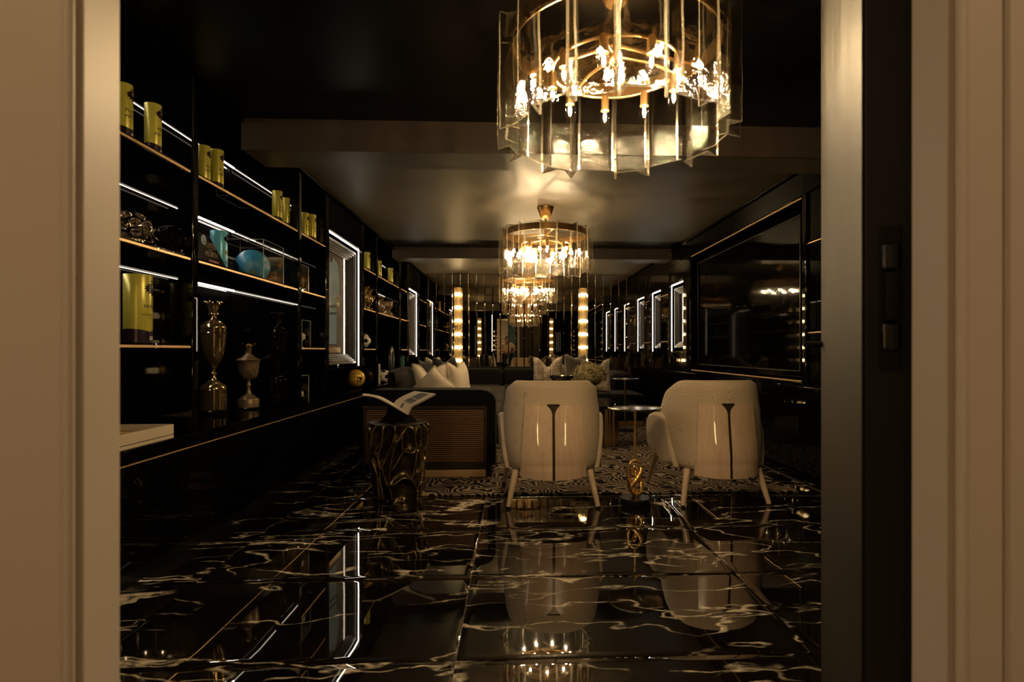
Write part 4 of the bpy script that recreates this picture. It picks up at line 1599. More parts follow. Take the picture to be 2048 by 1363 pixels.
def pillow(x, y, z, w, h, rz, tilt, mt, label, cat='pillow', chop=.10, thick=.075, fringe=None, group=None, roll=0.):
    t = thing('pillow', label, cat, (x, y, z), rz, group)
    rm = Matrix.Rotation(tilt, 3, 'X') @ Matrix.Rotation(roll, 3, 'Y')
    half = h / 2 * (abs(math.cos(roll)) + abs(math.sin(roll)) * .92)

    def f(u, v, side):
        a, b = u * 2 - 1, v * 2 - 1
        X = a * w / 2 * (1 - .07 * (1 - b * b) * 1.0)
        Z = b * h / 2 * (1 - .06 * (1 - a * a))
        T = thick * (max(0, (1 - a ** 4)) * max(0, (1 - b ** 4))) ** .55
        dent = math.exp(-(a / .42) ** 2) * max(0, (b + 1) / 2) ** 2.2
        Z -= chop * dent * 1.15
        T *= (1 - .35 * dent)
        T += .004 * noise.noise(Vector((a * 3, b * 3, side * 4 + x * 7)))* T / thick
        return rm @ Vector((X, (T + .002) * (1 if side else -1), Z)) + Vector((0, 0, half))
    MB().solid_grid(f, 24, 24).build('cover', mt, t, ang=80)
    if fringe:
        pts = []
        for k in range(96):
            s = k / 96 * 4
            e, q = int(s), s - int(s)
            u, v = ((q, 0), (1, q), (1 - q, 1), (0, 1 - q))[e]
            p = (f(u, v, 0) + f(u, v, 1)) / 2
            pts.append(p)
        MB().tube(pts, .010, 7, closed=True).build('fringe', fringe, t)
    return t


pillow(xy(858, 5.42), 5.42, .472, .33, .405, math.radians(-6), -.12, 'pillow_cream', 'cream pillow with fringed edge, the upright one of two behind the ribbed sofa end', chop=.08, thick=.08, fringe='pillow_fringe')
pillow(xy(869, 5.14), 5.14, .474, .285, .285, math.radians(-3), -.10, 'pillow_cream', 'cream fringed pillow standing on its corner in front of the upright one', chop=.0, thick=.085, fringe='pillow_fringe', roll=math.radians(43))
pillow(xy(916, 5.72), 5.72, .472, .34, .415, math.radians(66), -.14, 'pillow_cream', 'cream pillow turned sideways, right of the pair of fringed ones', chop=.05, thick=.08, fringe='pillow_fringe')
pillow(xy(893, 6.1), 6.1, .47, .40, .47, math.radians(62), -.14, 'pillow_black', 'black plush pillow squeezed between the cream pillows', chop=.05)
pillow(xy(853, 7.2), 7.2, .47, .40, .42, math.radians(80), -.12, 'pillow_taupe', 'taupe pillow behind the left peak of the fringed pillow', chop=.06)
pillow(xy(868, 8.0), 8.0, .47, .42, .45, math.radians(72), -.12, 'pillow_cream', 'far cream pillow seen between the peaks of the fringed pillow', chop=.06)
pillow(xy(1096, 9.0), 9.05, .455, .48, .46, 0, -.16, 'pillow_pattern', 'fretwork patterned pillow against the back sofa, above the left armchair', chop=.13, thick=.07)
pillow(xy(1130, 9.2), 9.28, .455, .44, .45, math.radians(-10), -.16, 'pillow_taupe', 'dark taupe pillow tucked right of the first fretwork pillow', chop=.10)
pillow(xy(1153, 8.75), 8.75, .455, .44, .50, math.radians(35), -.16, 'pillow_taupe', 'tall taupe pillow with a point, behind the hydrangea', chop=.04)
pillow(xy(1192, 7.72), 7.74, .43, .42, .47, math.radians(8), -.12, 'pillow_pattern', 'fretwork patterned pillow on the ottoman, right of the hydrangea', chop=.12, thick=.07)


# ------------------------------------------------------------------ coffee tables
def coffee_table():
    x, y = .74, 6.3
    t = thing('coffee_table', 'round black marble coffee table on bronze fluted drums behind the left armchair', 'coffee table', (x, y, .0115))
    zt = .43
    MB().lathe([(0, zt - .03), (.60, zt - .03), (.615, zt - .024), (.62, zt - .012), (.615, zt), (0, zt)], 64).build('top', 'lacquer', t)
    for cx, cyy in ((.26, -.36), (-.3, -.1), (.1, .3)):
        mb = MB()
        n = 72
        A = [mb.bm.verts.new((cx + (.105 + .006 * math.cos(k * 2 * PI / 6)) * math.cos(2 * PI * k / n), cyy + (.105 + .006 * math.cos(k * 2 * PI / 6)) * math.sin(2 * PI * k / n), 0)) for k in range(n)]
        B = [mb.bm.verts.new((v.co.x, v.co.y, zt - .031)) for v in A]
        for k in range(n): mb.bm.faces.new((A[k], A[(k + 1) % n], B[(k + 1) % n], B[k]))
        mb.bm.faces.new(list(reversed(A))); mb.bm.faces.new(B)
        mb.build('fluted_leg', 'bronze_fluted', t, ang=60)
    return x, y, zt + .0115


ctx, cty, ctz = coffee_table()


def bowl2():
    t = thing('bowl', 'brass bowl on a foot standing on the coffee table, rim just above the left armchair', 'bowl', (xy(1123, 6.0), 6.0, ctz))
    MB().lathe([(0, 0), (.060, 0), (.062, .008), (.020, .03), (.016, .17), (.030, .205), (.09, .24), (.122, .285), (.124, .302), (.120, .302), (.112, .285), (.08, .252), (0, .23)], 40).build('body', 'gold', t)
    MB().lathe([(.1255, .275), (.1275, .302), (.125, .304), (.1235, .302), (.1215, .275)], 40, caps=False).build('rim', 'dark_item', t, label='dark rim band')


bowl2()


def flowers():
    t = thing('flower_arrangement', 'dome of dried green hydrangea in a bronze vase on the coffee table', 'flowers', (xy(1177, 6.45), 6.45, ctz))
    MB().lathe([(0, 0), (.07, 0), (.085, .01), (.10, .07), (.08, .14), (.07, .17), (.075, .18), (.06, .18), (.06, .12), (0, .12)], 32).build('vase', 'vase', t)
    mb = MB()
    random.seed(3)
    for k in range(1500):
        a = random.uniform(0, 2 * PI); cz = random.uniform(-.35, 1)
        s = math.sqrt(max(0, 1 - cz * cz))
        lump = 1 + .16 * noise.noise(Vector((math.cos(a) * s * 2.2, math.sin(a) * s * 2.2, cz * 2.2)))
        r = .205 * lump * random.uniform(.86, 1.0)
        c = Vector((r * s * math.cos(a), r * s * math.sin(a), .275 + r * .80 * cz))
        nrm = Vector((s * math.cos(a), s * math.sin(a), cz)).normalized()
        t1 = nrm.orthogonal().normalized(); t2 = nrm.cross(t1)
        rot = random.uniform(0, PI)
        for q in range(4):
            an = rot + q * PI / 2
            d = t1 * math.cos(an) + t2 * math.sin(an); e = nrm.cross(d)
            sz = random.uniform(.0065, .0105)
            ps = [c, c + d * sz * .6 + e * sz * .55 + nrm * .004, c + d * sz * 1.25 + nrm * random.uniform(-.002, .007), c + d * sz * .6 - e * sz * .55 + nrm * .004]
            mb.bm.faces.new([mb.bm.verts.new(p) for p in ps])
    mb.sphere((0, 0, .28), .165, 20, 12, (1, 1, .78))
    o = mb.build('blossom', 'hydrangea', t, smooth=False); o['kind'] = 'stuff'


flowers()


def drink_table():
    y = 7.05
    t = thing('side_table', 'slim round drinks table on a thin stem right of the ottoman', 'side table', (xy(1250, y), y, .0115))
    zt = zz(1250, 758.5, y)
    MB().lathe([(0, zt - .012), (.165, zt - .012), (.172, zt - .006), (.172, zt), (0, zt)], 40).build('top', 'steel_top', t)
    MB().tube([(0, 0, .012), (0, 0, zt - .0125)], .011, 12).build('stem', 'steel_top', t)
    MB().lathe([(0, 0), (.13, 0), (.13, .008), (.03, .014), (0, .014)], 36).build('base', 'black_metal', t)


drink_table()


# ================================================================== THINGS ON THE SHELVES
def can_print(t, r, H, lines, dark, wide=1.):
    """emblem and lettering wrapped on a tube; the print faces local +x"""
    R = r + .0005
    def W(cx, cz, k=1., ky=1.):
        return lambda a, b: Vector((R * math.cos((cx + a * k) / r), R * math.sin((cx + a * k) / r), cz + b * k * ky))
    s = H * .27
    e = MB()
    add_flat(e, LION, [tuple(range(len(LION)))], W(0, H * .80, s, .60), 10)
    add_flat(e, CROWN, [tuple(range(len(CROWN)))], W(0, H * .80, s, .60), 8)
    em = e.build('emblem', dark, t, smooth=False, label='crowned lion head emblem')
    R = r + .0008
    ey = MB()
    ring = [(.10 + .17 * math.cos(q * PI / 8), .20 + .17 * math.sin(q * PI / 8)) for q in range(16)] + [(.10 + .09 * math.cos(-q * PI / 8), .20 + .09 * math.sin(-q * PI / 8)) for q in range(16)]
    vv = ring[:16] + [(.10 + .09 * math.cos(q * PI / 8), .20 + .09 * math.sin(q * PI / 8)) for q in range(16)]
    add_flat(ey, vv, [(q, (q + 1) % 16, 16 + (q + 1) % 16, 16 + q) for q in range(16)], W(0, H * .80, s, .60))
    tri = [(.18, -.08), (.36, -.04), (.30, -.24)]
    add_flat(ey, tri, [(0, 1, 2)], W(0, H * .80, s, .60), 3)
    ey.build('emblem_eye', t_mat[t.name], em, smooth=False)
    R = r + .0005
    tx = MB()
    for txt, size, cz, bold in lines:
        add_text(tx, txt, size * H, W(0, cz * H, 1.12, 1 / 1.12), bold * H, 26)
    tx.build('lettering', dark, t, smooth=False)


t_mat = {}


def award_tube(px, x, zs, r, H, label, lines, colour='can_yellow', wrap=True, group='award tubes with a lion emblem', rz=.2):
    y = yx(px, x)
    t = thing('award_tube', label, 'award', (x, y, zs), rz, group)
    t_mat[t.name] = colour
    MB().lathe([(0, .0), (r * .985, 0), (r, .0015), (r, H - .002), (r * .985, H), (r * .92, H), (0, H - .001)], 48).build('body', colour, t)
    if wrap:
        R = r + .0004
        n = 64
        mb = MB()
        A, B = [], []
        for k in range(n):
            a = 2 * PI * k / n
            h = H * (.165 + .040 * math.cos(a + 1.9))
            d = (a + PI) % (2 * PI) - PI
            if -.25 < d < .35: h += H * .055 * (1 - abs((d - .05) / .3)) * (1 if k % 2 else .5)
            A.append(mb.bm.verts.new((R * math.cos(a), R * math.sin(a), .0016))); B.append(mb.bm.verts.new((R * math.cos(a), R * math.sin(a), h)))
        for k in range(n): mb.bm.faces.new((A[k], A[(k + 1) % n], B[(k + 1) % n], B[k]))
        mb.build('base_wrap', 'print_purple', t)
        sm = MB()
        R2 = r + .0009
        for q, (w_, z) in enumerate(((.42, .085), (.50, .066), (.46, .047))):
            sm.grid(lambda u, v: Vector((R2 * math.cos(-w_ / 2 + w_ * u - .12), R2 * math.sin(-w_ / 2 + w_ * u - .12), H * (z + .010 * v))), 6, 1)
        sm.build('small_print', 'print_white', t, smooth=False)
    can_print(t, r, H, lines, 'print_purple' if colour == 'can_yellow' else 'print_black')
    return t


MATCH = [('PLAYER', .080, .50, .0016), ('OF THE', .036, .445, .0008), ('MATCH', .080, .39, .0016)]
MANM = [('MAN', .080, .50, .0016), ('OF THE', .036, .445, .0008), ('MATCH', .080, .39, .0016)]
Z1, Z2, Z3 = SH[0] + TH, SH[1] + TH, SH[2] + TH
tubes = [
    (247, -1.675, MATCH, 'yellow award tube on the top shelf, half hidden by the door frame'),
    (306, -1.675, MANM, 'yellow man of the match tube on the top shelf of the nearest bay'),
    (407.5, -1.73, MATCH, 'yellow award tube on the top shelf just right of the thick upright'),
    (434, -1.69, MATCH, 'yellow award tube on the top shelf above the blue tube'),
    (554.5, -1.69, MATCH, 'taller-looking yellow tube of the pair over the blue ball bay, left one'),
    (573, -1.70, MATCH, 'right tube of the yellow pair at the end of the blue ball bay'),
    (609, -1.73, MATCH, 'left tube of the yellow pair on top of the narrow acrylic case bay'),
    (624, -1.69, MATCH, 'right tube of the yellow pair on top of the narrow acrylic case bay'),
    (727.5, -1.74, MATCH, 'left of two yellow tubes just past the large lit niche'),
    (734.5, -1.69, MATCH, 'right of two yellow tubes just past the large lit niche'),
    (758, -1.70, MATCH, 'single yellow tube on the top shelf at the left end of the crowned vase bay'),
    (781, -1.69, MATCH, 'left tube of the yellow pair at the right end of the crowned vase bay'),
    (789, -1.70, MATCH, 'right tube of the yellow pair at the right end of the crowned vase bay'),
    (803.6, -1.75, MATCH, 'left of two small yellow tubes above the teal glass piece'),
    (807.6, -1.69, MATCH, 'right of two small yellow tubes above the teal glass piece'),
    (843, -1.645, MATCH, 'last yellow tube on the top shelf in the corner by the mirror wall'),
]
for px, x, ln, lb in tubes:
    award_tube(px, x, Z1, .0345, .232, lb, ln)
award_tube(276, -1.755, Z3, .058, .318, 'large yellow award tube on the third shelf of the nearest bay', [('HUBLOT', .066, .535, .001), ('YOUNG PLAYER', .043, .41, .0008), ('OF THE SEASON', .022, .365, .0004), ('H', .045, .59, .001)], group='award tubes with a lion emblem', rz=.21)
bt = award_tube(438, -1.74, Z2, .046, .232, 'sky blue award tube standing behind the black player of the month plaque', [('PLAYER', .058, .205, .001), ('OF THE MONTH', .028, .15, .0004)], colour='can_blue', wrap=False, group='award tubes with a lion emblem', rz=.12)
R_ = .0468
bd = MB()
cc = [(0, 0)] + [(.017 * math.cos(2 * PI * k / 20), .017 * math.sin(2 * PI * k / 20)) for k in range(20)]
add_flat(bd, cc, [(0, 1 + k, 1 + (k + 1) % 20) for k in range(20)], lambda a, b: Vector((R_ * math.cos((a - .012) / .046), R_ * math.sin((a - .012) / .046), .105 + b)))
bdo = bd.build('badge', 'print_green', bt, smooth=False)
bd = MB()
add_text(bd, 'EA', .017, lambda a, b: Vector(((R_ + .0005) * math.cos((a - .012) / .046), (R_ + .0005) * math.sin((a - .012) / .046), .105 + b)), .0005)
bd.build('lettering', 'print_black', bdo, smooth=False)


def plaque():
    """black wedge plaque lying along the shelf front, face to the room"""
    ya, yb = yx(396, -1.66), yx(451, -1.66)
    t = thing('plaque', 'black wedge plaque reading player of the month in front of the blue tube', 'award', (-1.66, ya - .12, Z2))
    ln = yb - ya + .12
    poly = [(0, 0.0005), (ln, .0005), (ln * .52, .150), (0, .150)]
    MB().prism(poly, lambda a, b, tt: Vector((tt, a, b)), -.010, .010, .0015).build('block', 'print_black', t)
    tx = MB()
    sk = lambda a, b: Vector((.0106, .225 + a * .8 + b * -.12, .075 + b))
    add_text(tx, 'PLAYER', .042, lambda a, b: sk(a, b + .022), .0018)
    add_text(tx, 'OF THE', .014, lambda a, b: sk(a, b - .002), .0004)
    add_text(tx, 'MONTH', .042, lambda a, b: sk(a + .01, b - .025), .0018)
    tx.build('lettering', 'print_tan', t, smooth=False)
    rd = MB()
    for q in range(2):
        rd.grid(lambda u, v: Vector((.0106, .21 + .10 * u, .018 - .007 * q + .004 * v)), 2, 1)
    rd.build('small_print', 'print_red', t, smooth=False)
    bd = MB()
    for r0, r1 in ((0, .008), (.012, .020), (.023, .027)):
        vs, fs = [], []
        for k in range(24):
            a = 2 * PI * k / 24
            vs += [(r0 * math.cos(a), r0 * math.sin(a)), (r1 * math.cos(a), r1 * math.sin(a))]
        for k in range(24):
            k2 = (k + 1) % 24
            fs.append((2 * k, 2 * k + 1, 2 * k2 + 1, 2 * k2) if r0 > 0 else (2 * k + 1, 2 * k2 + 1, 0))
        if r0 == 0: vs = [(0, 0)] + [(r1 * math.cos(2 * PI * k / 24), r1 * math.sin(2 * PI * k / 24)) for k in range(24)]; fs = [(0, 1 + k, 1 + (k + 1) % 24) for k in range(24)]
        add_flat(bd, vs, fs, lambda a, b: Vector((.0106, .155 + a, .118 + b)))
    bd.build('badge', 'badge_blue', t, smooth=False, label='round blue ring badge')


plaque()


def card():
    """black card with white lettering behind the tube"""
    ya = yx(468, -1.86)
    t = thing('award_block', 'black award block with white lettering behind the blue ball', 'award', (-1.90, ya - .10, Z2))
    MB().box(-.012, .012, 0, .30, .0005, .165, .002).build('block', 'print_black', t)
    tx = MB()
    S = lambda a, b: Vector((.0126, .15 + a, b))
    MB().box(.0124, .0129, .02, .28, .138, .154).build('printed_bar', 'print_white', t)
    add_text(tx, 'PLAYER OF THE', .034, lambda a, b: S(a, b + .112), .001)
    add_text(tx, 'MONTH 2022', .032, lambda a, b: S(a, b + .075), .001)
    for q in (.05, .072):
        MB().box(.0124, .0129, q, q + .012, .01, .052).build('printed_bar', 'print_white', t)
    tx.build('lettering', 'print_white', t, smooth=False)


card()


def acrylic_case(x0, x1, y0, y1, z0, h, label):
    t = thing('display_case', label, 'display case', ((x0 + x1) / 2, (y0 + y1) / 2, z0))
    a, b = abs(x1 - x0) / 2, (y1 - y0) / 2
    th = .003
    for nm, bxs in (('pane', (-a, -a + th, -b, b, .0005, h)), ('pane', (a - th, a, -b, b, .0005, h)), ('pane', (-a + th, a - th, -b, -b + th, .0005, h)), ('pane', (-a + th, a - th, b - th, b, .0005, h)), ('lid', (-a, a, -b, b, h + .0002, h + th))):
        MB().box(*bxs).build(nm, 'clear', t)
    e = MB()
    q = .0018
    for sx in (-a, a):
        for sy in (-b, b):
            e.box(sx - q, sx + q, sy - q, sy + q, .0005, h + th)
    for s in (-a, a): e.box(s - q, s + q, -b, b, h + th, h + th + .002)
    for s in (-b, b): e.box(-a, a, s - q, s + q, h + th, h + th + .002)
    e.build('polished_edges', 'acrylic_edge', t)
    return t


def ball(x, y, zs, r, mt, label, seams=None):
    t = thing('football', label, 'ball', (x, y, zs))
    MB().sphere((0, 0, r), r, 32, 20).build('cover', mt, t)
    if seams:
        # pentagon patches curved on the surface
        gr = (1 + 5 ** .5) / 2
        dirs = [Vector(v).normalized() for v in ((0, 1, gr), (0, -1, gr), (0, 1, -gr), (0, -1, -gr), (1, gr, 0), (-1, gr, 0), (1, -gr, 0), (-1, -gr, 0), (gr, 0, 1), (-gr, 0, 1), (gr, 0, -1), (-gr, 0, -1))]
        p = MB()
        for d in dirs:
            t1 = d.orthogonal().normalized(); t2 = d.cross(t1)
            for k in range(5):
                a0, a1 = 2 * PI * k / 5, 2 * PI * (k + 1) / 5
                c = d
                p0 = (d + (t1 * math.cos(a0) + t2 * math.sin(a0)) * .36).normalized(); p1 = (d + (t1 * math.cos(a1) + t2 * math.sin(a1)) * .36).normalized()
                m01, mc0, mc1 = ((p0 + p1) / 2).normalized(), ((c + p0) / 2).normalized(), ((c + p1) / 2).normalized()
                for tri in ((c, mc0, mc1), (mc0, p0, m01), (mc0, m01, mc1), (mc1, m01, p1)):
                    p.bm.faces.new([p.bm.verts.new(v * (r * 1.006) + Vector((0, 0, r))) for v in tri])
        p.build('patches', seams, t, smooth=False)
    return t


bx_ = -1.80
by_ = yx(505, bx_)
bl = ball(bx_, by_, Z2, .112, 'blue_ball', 'printed sky blue football inside the acrylic case on the second shelf')
fg = MB()
def onball(a, b):
    d = Vector((.93, -.36 + a, b)).normalized()
    return d * .1128 + Vector((0, 0, .112))
for poly in ([(.02, .30), (.10, .28), (.12, .36), (.06, .42), (.0, .38)],):
    add_flat(fg, poly, [tuple(range(len(poly)))], onball)
fg.build('printed_figure_head', 'print_tan', bl, smooth=False)
fg = MB()
for poly in ([(.0, .14), (.10, .12), (.14, .24), (.06, .27), (.0, .24)], [(.08, .02), (.26, -.02), (.28, .05), (.12, .12), (.05, .10)], [(.04, -.02), (.16, -.10), (.18, -.05), (.08, .04)]):
    add_flat(fg, poly, [tuple(range(len(poly)))], onball)
fg.build('printed_figure', 'badge_blue', bl, smooth=False)
tx = MB(); add_text(tx, 'PHIL F', .16, lambda a, b: onball(a + .62, b + .02)); tx.build('lettering', 'print_tan', bl, smooth=False)
acrylic_case(-1.96, -1.655, by_ - .165, by_ + .165, Z2, .262, 'clear acrylic case around the blue football')


def scaled_lathe(t, prof, k, kz, name, mt, n=40, label=None):
    return MB().lathe([(r * k, z * kz) for r, z in prof], n).build(name, mt, t, label=label)


def crown(t, z0, z1, r0, r1, n, mt, name='crown', parent=None):
    def f(u, v):
        a = 2 * PI * u
        sc = .5 + .5 * math.cos(n * a)
        r = r0 + (r1 - r0) * (v ** 1.5) * (1 + .10 * (sc - .5))
        z = z0 + (z1 - z0) * v - (z1 - z0) * .22 * (1 - sc) * max(0, (v - .6) / .4)
        r += .12 * r1 * sc * max(0, (v - .8) / .2) ** 2
        return Vector((r * math.cos(a), r * math.sin(a), z))
    mb = MB(); mb.grid(f, n * 10, 10, closed_u=True)
    mb.grid(lambda u, v: Vector((f(u, v).x * .93, f(u, v).y * .93, f(u, v).z + .0005)), n * 10, 10, closed_u=True)
    for k in range(n):
        p = f(k / n, 1)
        mb.sphere(p, r1 * .13, 8, 6)
    return mb.build(name, mt, parent or t)


def tall_cup():
    y = yx(427, -1.965)
    t = thing('trophy_cup', 'tall polished gold cup with a crown top standing on the counter', 'trophy', (-1.965, y, ZT), .3)
    kz, kr = y / FPX * 1.0, y / FPX / 1.10
    ZB = 826.
    def Z(py): return (ZB - py) * kz
    base = [(28, 826), (28, 821), (26, 818.5)]
    MB().lathe([(28 * kr, Z(826) + .0005), (28 * kr, Z(820)), (26 * kr, Z(818))], 40).build('plinth', 'plinth', t)
    foot = [(25, 817.5), (25, 781), (25.5, 778), (24, 772), (21, 769), (18, 768), (18, 766), (15, 765), (12, 763), (7, 760), (4.5, 756), (4, 751), (6, 749), (6.2, 747.4), (5.5, 746), (3.6, 744), (3.6, 740), (4.6, 736)]
    MB().lathe([(r * kr, Z(z)) for r, z in foot], 44).build('foot', 'gold', t)
    body = [(4.6, 735.8), (7, 733.5), (9, 731), (14, 722.7), (18, 713), (21, 702), (23.3, 688), (24, 674), (24.4, 662), (25.4, 659), (25, 655.5), (22, 652), (19, 650)]
    MB().lathe([(r * kr, Z(z)) for r, z in body], 44).build('bowl', 'gold', t)
    lid = [(19.5, 649.8), (20, 648), (15, 645.7), (9, 643.5), (6.4, 640), (6, 636), (10.2, 633.8), (10.6, 632), (10, 630), (8, 629)]
    MB().lathe([(r * kr, Z(z)) for r, z in lid], 40).build('lid', 'gold', t)
    crown(t, Z(629), Z(608), 8 * kr, 15 * kr, 7, 'gold')
    for z in (668, 778.5):
        MB().lathe([(25.2 * kr, Z(z + 1)), (26 * kr, Z(z)), (25.2 * kr, Z(z - 1))], 40, caps=False).build('moulding', 'gold', t)
    # engraved plate
    tx = MB()
    R = 25.4 * kr
    for q, (s, zc, sz) in enumerate((('PFA', 790, .028), ('PLAYER', 797, .018), ('OF THE YEAR', 802, .011))):
        add_text(tx, s, sz, lambda a, b: Vector((R * math.cos(a / R - .5), R * math.sin(a / R - .5), Z(zc) + b)), .0003)
    tx.build('engraving', 'old_silver', t, smooth=False)


def small_cup():
    y = 4.145
    t = thing('trophy_cup', 'smaller tarnished lidded cup with gold crown knob, right of the tall gold cup', 'trophy', (xy(497, y), y, ZT), 0)
    kz, kr = y / FPX, y / FPX / 1.12
    def Z(py): return (814.5 - py) * kz
    MB().lathe([(25 * kr, .0005), (25 * kr, Z(812.5)), (23 * kr, Z(811))], 40).build('plinth', 'plinth', t)
    MB().lathe([(r * kr, Z(z)) for r, z in [(21.5, 810.8), (21.5, 796), (21, 795), (16, 793), (13, 789.5), (8, 787), (5, 784), (3.8, 777), (3.6, 771), (5.2, 769), (5.2, 767), (3.8, 765), (3.6, 760), (4.2, 758.5)]], 40).build('foot', 'old_silver', t)
    MB().lathe([(r * kr, Z(z)) for r, z in [(4.2, 758.3), (9, 757), (14, 754.5), (17.5, 751), (19.6, 745), (20.8, 735), (21.6, 727), (22.8, 721.5), (24, 720)]], 40).build('bowl', 'old_silver', t)
    MB().lathe([(r * kr, Z(z)) for r, z in [(25.5, 719.8), (26, 719), (20, 716.4), (14, 714.2), (12, 712), (9, 709.5), (6, 707.5), (5, 705), (6.6, 702.5), (7, 701)]], 40).build('lid', 'old_silver', t)
    crown(t, Z(700.8), Z(687), 6.5 * kr, 12.5 * kr, 6, 'gold')


tall_cup()
small_cup()


def silver_sculpture():
    x = -1.80
    y = yx(262, x)
    t = thing('sculpture', 'openwork silver dome sculpture on a fluted base on the second shelf by the door frame', 'sculpture', (x, y, Z2))
    k = y / FPX
    # fluted base
    mb = MB()
    n = 96
    def rad(a, r): return r * (1 + .05 * math.cos(14 * a))
    A = [mb.bm.verts.new((rad(2 * PI * q / n, .062) * math.cos(2 * PI * q / n), rad(2 * PI * q / n, .062) * math.sin(2 * PI * q / n), .012)) for q in range(n)]
    B = [mb.bm.verts.new((v.co.x * .97, v.co.y * .97, .046)) for v in A]
    for q in range(n): mb.bm.faces.new((A[q], A[(q + 1) % n], B[(q + 1) % n], B[q]))
    mb.bm.faces.new(list(reversed(A))); mb.bm.faces.new(B)
    mb.build('fluted_base', 'silver', t, ang=60)
    MB().lathe([(0, .0005), (.078, .0005), (.078, .0118), (0, .0118)], 40).build('plinth', 'plinth', t)
    # openwork dome: rounded cells of a ball lattice, cut open and thickened
    ctr = Vector((0, 0, .108))
    for nm, sub_, sc_, th_, rot_ in (('openwork_shell', 1, (.108, .108, .090), .012, .5), ('inner_lattice', 2, (.078, .078, .064), .006, .2)):
        m = MB()
        bmesh.ops.create_icosphere(m.bm, subdivisions=sub_, radius=1.0)
        bmesh.ops.bevel(m.bm, geom=m.bm.verts[:] + m.bm.edges[:], offset=33, offset_type='PERCENT', affect='VERTICES', segments=1)
        r = bmesh.ops.inset_individual(m.bm, faces=m.bm.faces[:], thickness=.105 if sub_ == 1 else .055)
        big = [f for f in m.bm.faces if len(f.verts) > 4]
        bmesh.ops.delete(m.bm, geom=big, context='FACES')
        bmesh.ops.rotate(m.bm, verts=m.bm.verts, cent=(0, 0, 0), matrix=Matrix.Rotation(rot_, 3, 'Z') @ Matrix.Rotation(.3, 3, 'X'))
        for v in m.bm.verts:
            v.co = Vector((v.co.x * sc_[0], v.co.y * sc_[1], v.co.z * sc_[2])) + ctr
            v.co.z = max(v.co.z, .046)
        o = m.build(nm, 'silver', t, ang=80)
        md = o.modifiers.new('solid', 'SOLIDIFY'); md.thickness = th_; md.offset = -1
        md = o.modifiers.new('sub', 'SUBSURF'); md.levels = 2; md.render_levels = 2
    for az in (-20, 50):
        a = math.radians(az)
        c = Vector((math.cos(a) * .105, math.sin(a) * .105, .052))
        d = Vector((math.cos(a), math.sin(a), .7)).normalized(); t1 = d.orthogonal().normalized(); t2 = d.cross(t1)
        MB().tube([c + t1 * (.034 * math.cos(2 * PI * q / 30)) + t2 * (.024 * math.sin(2 * PI * q / 30)) for q in range(30)], .0065, 10, closed=True).build('side_loop', 'silver', t)


silver_sculpture()


def cream_tray():
    y1 = yx(350, XL)
    y0 = y1 - .52
    t = thing('tray', 'cream lacquer tray box with a gold insert lying on the counter by the door frame', 'tray', (XL - .14, (y0 + y1) / 2, ZT))
    W, Lh = .135, (y1 - y0) / 2
    MB().box(-W, W, -Lh, Lh, .0005, .016, .002).build('base', 'cream_box', t)
    wl = MB()
    th = .022
    wl.box(W - th, W, -Lh, Lh, .019, .066, .002).box(-W, -W + th, -Lh, Lh, .019, .066, .002).box(-W + th, W - th, -Lh, -Lh + th, .019, .066, .002).box(-W + th, W - th, Lh - th, Lh, .019, .066, .002)
    wl.build('wall', 'cream_box', t)
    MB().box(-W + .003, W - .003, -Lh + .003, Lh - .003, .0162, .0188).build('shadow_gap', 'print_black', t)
    MB().box(-W + .03, W - .035, Lh - .10, Lh - .04, .0193, .045, .002).build('gold_insert', 'gold', t)


cream_tray()


def vase_trophy(x, px, zs, H, label, mt='gold', group=None, y=None):
    if y is not None: x = xy(px, y)
    else: y = yx(px, x)
    t = thing('trophy_vase', label, 'trophy', (x, y, zs), 0, group)
    p = [(.20, .0), (.20, .03), (.12, .06), (.07, .10), (.055, .14), (.10, .18), (.17, .28), (.21, .42), (.215, .55), (.18, .66), (.12, .72), (.09, .76), (.13, .78), (.12, .80)]
    MB().lathe([(r * H * .95, z * H + .0005) for r, z in p], 32).build('body', mt, t)
    crown(t, .80 * H, H, .11 * H, .19 * H, 6, 'gold')
    for s in (-1, 1):
        MB().tube([(s * .17 * H, 0, .64 * H), (s * .28 * H, 0, .66 * H), (s * .29 * H, 0, .54 * H), (s * .20 * H, 0, .44 * H)], .018 * H, 7).build('handle', mt, t)
    return t


vase_trophy(0, 729.5, Z2, .235, 'left crowned gold vase trophy just past the large lit niche', y=6.36, group='crowned gold vases')
vase_trophy(0, 738, Z2, .225, 'right crowned gold vase trophy just past the large lit niche', y=6.52, group='crowned gold vases')
vase_trophy(-1.76, 762, Z2, .25, 'slim crowned vase at the left end of the shelf above the sofa back', 'old_silver')


def urn():
    y = yx(775, -1.74)
    t = thing('trophy_vase', 'squat two-bellied urn right of the slim crowned vase', 'trophy', (-1.74, y, Z2))
    H = .21
    MB().lathe([(r * H, z * H + .0005) for r, z in [(.34, 0), (.37, .08), (.33, .22), (.20, .36), (.17, .42), (.26, .52), (.33, .70), (.33, .86), (.36, .96), (.37, 1.0), (.30, 1.0), (.27, .9), (0, .88)]], 36).build('body', 'old_silver', t)
    MB().lathe([(.175 * H, .39 * H), (.20 * H, .42 * H), (.175 * H, .45 * H)], 30, caps=False).build('collar', 'gold', t)


urn()


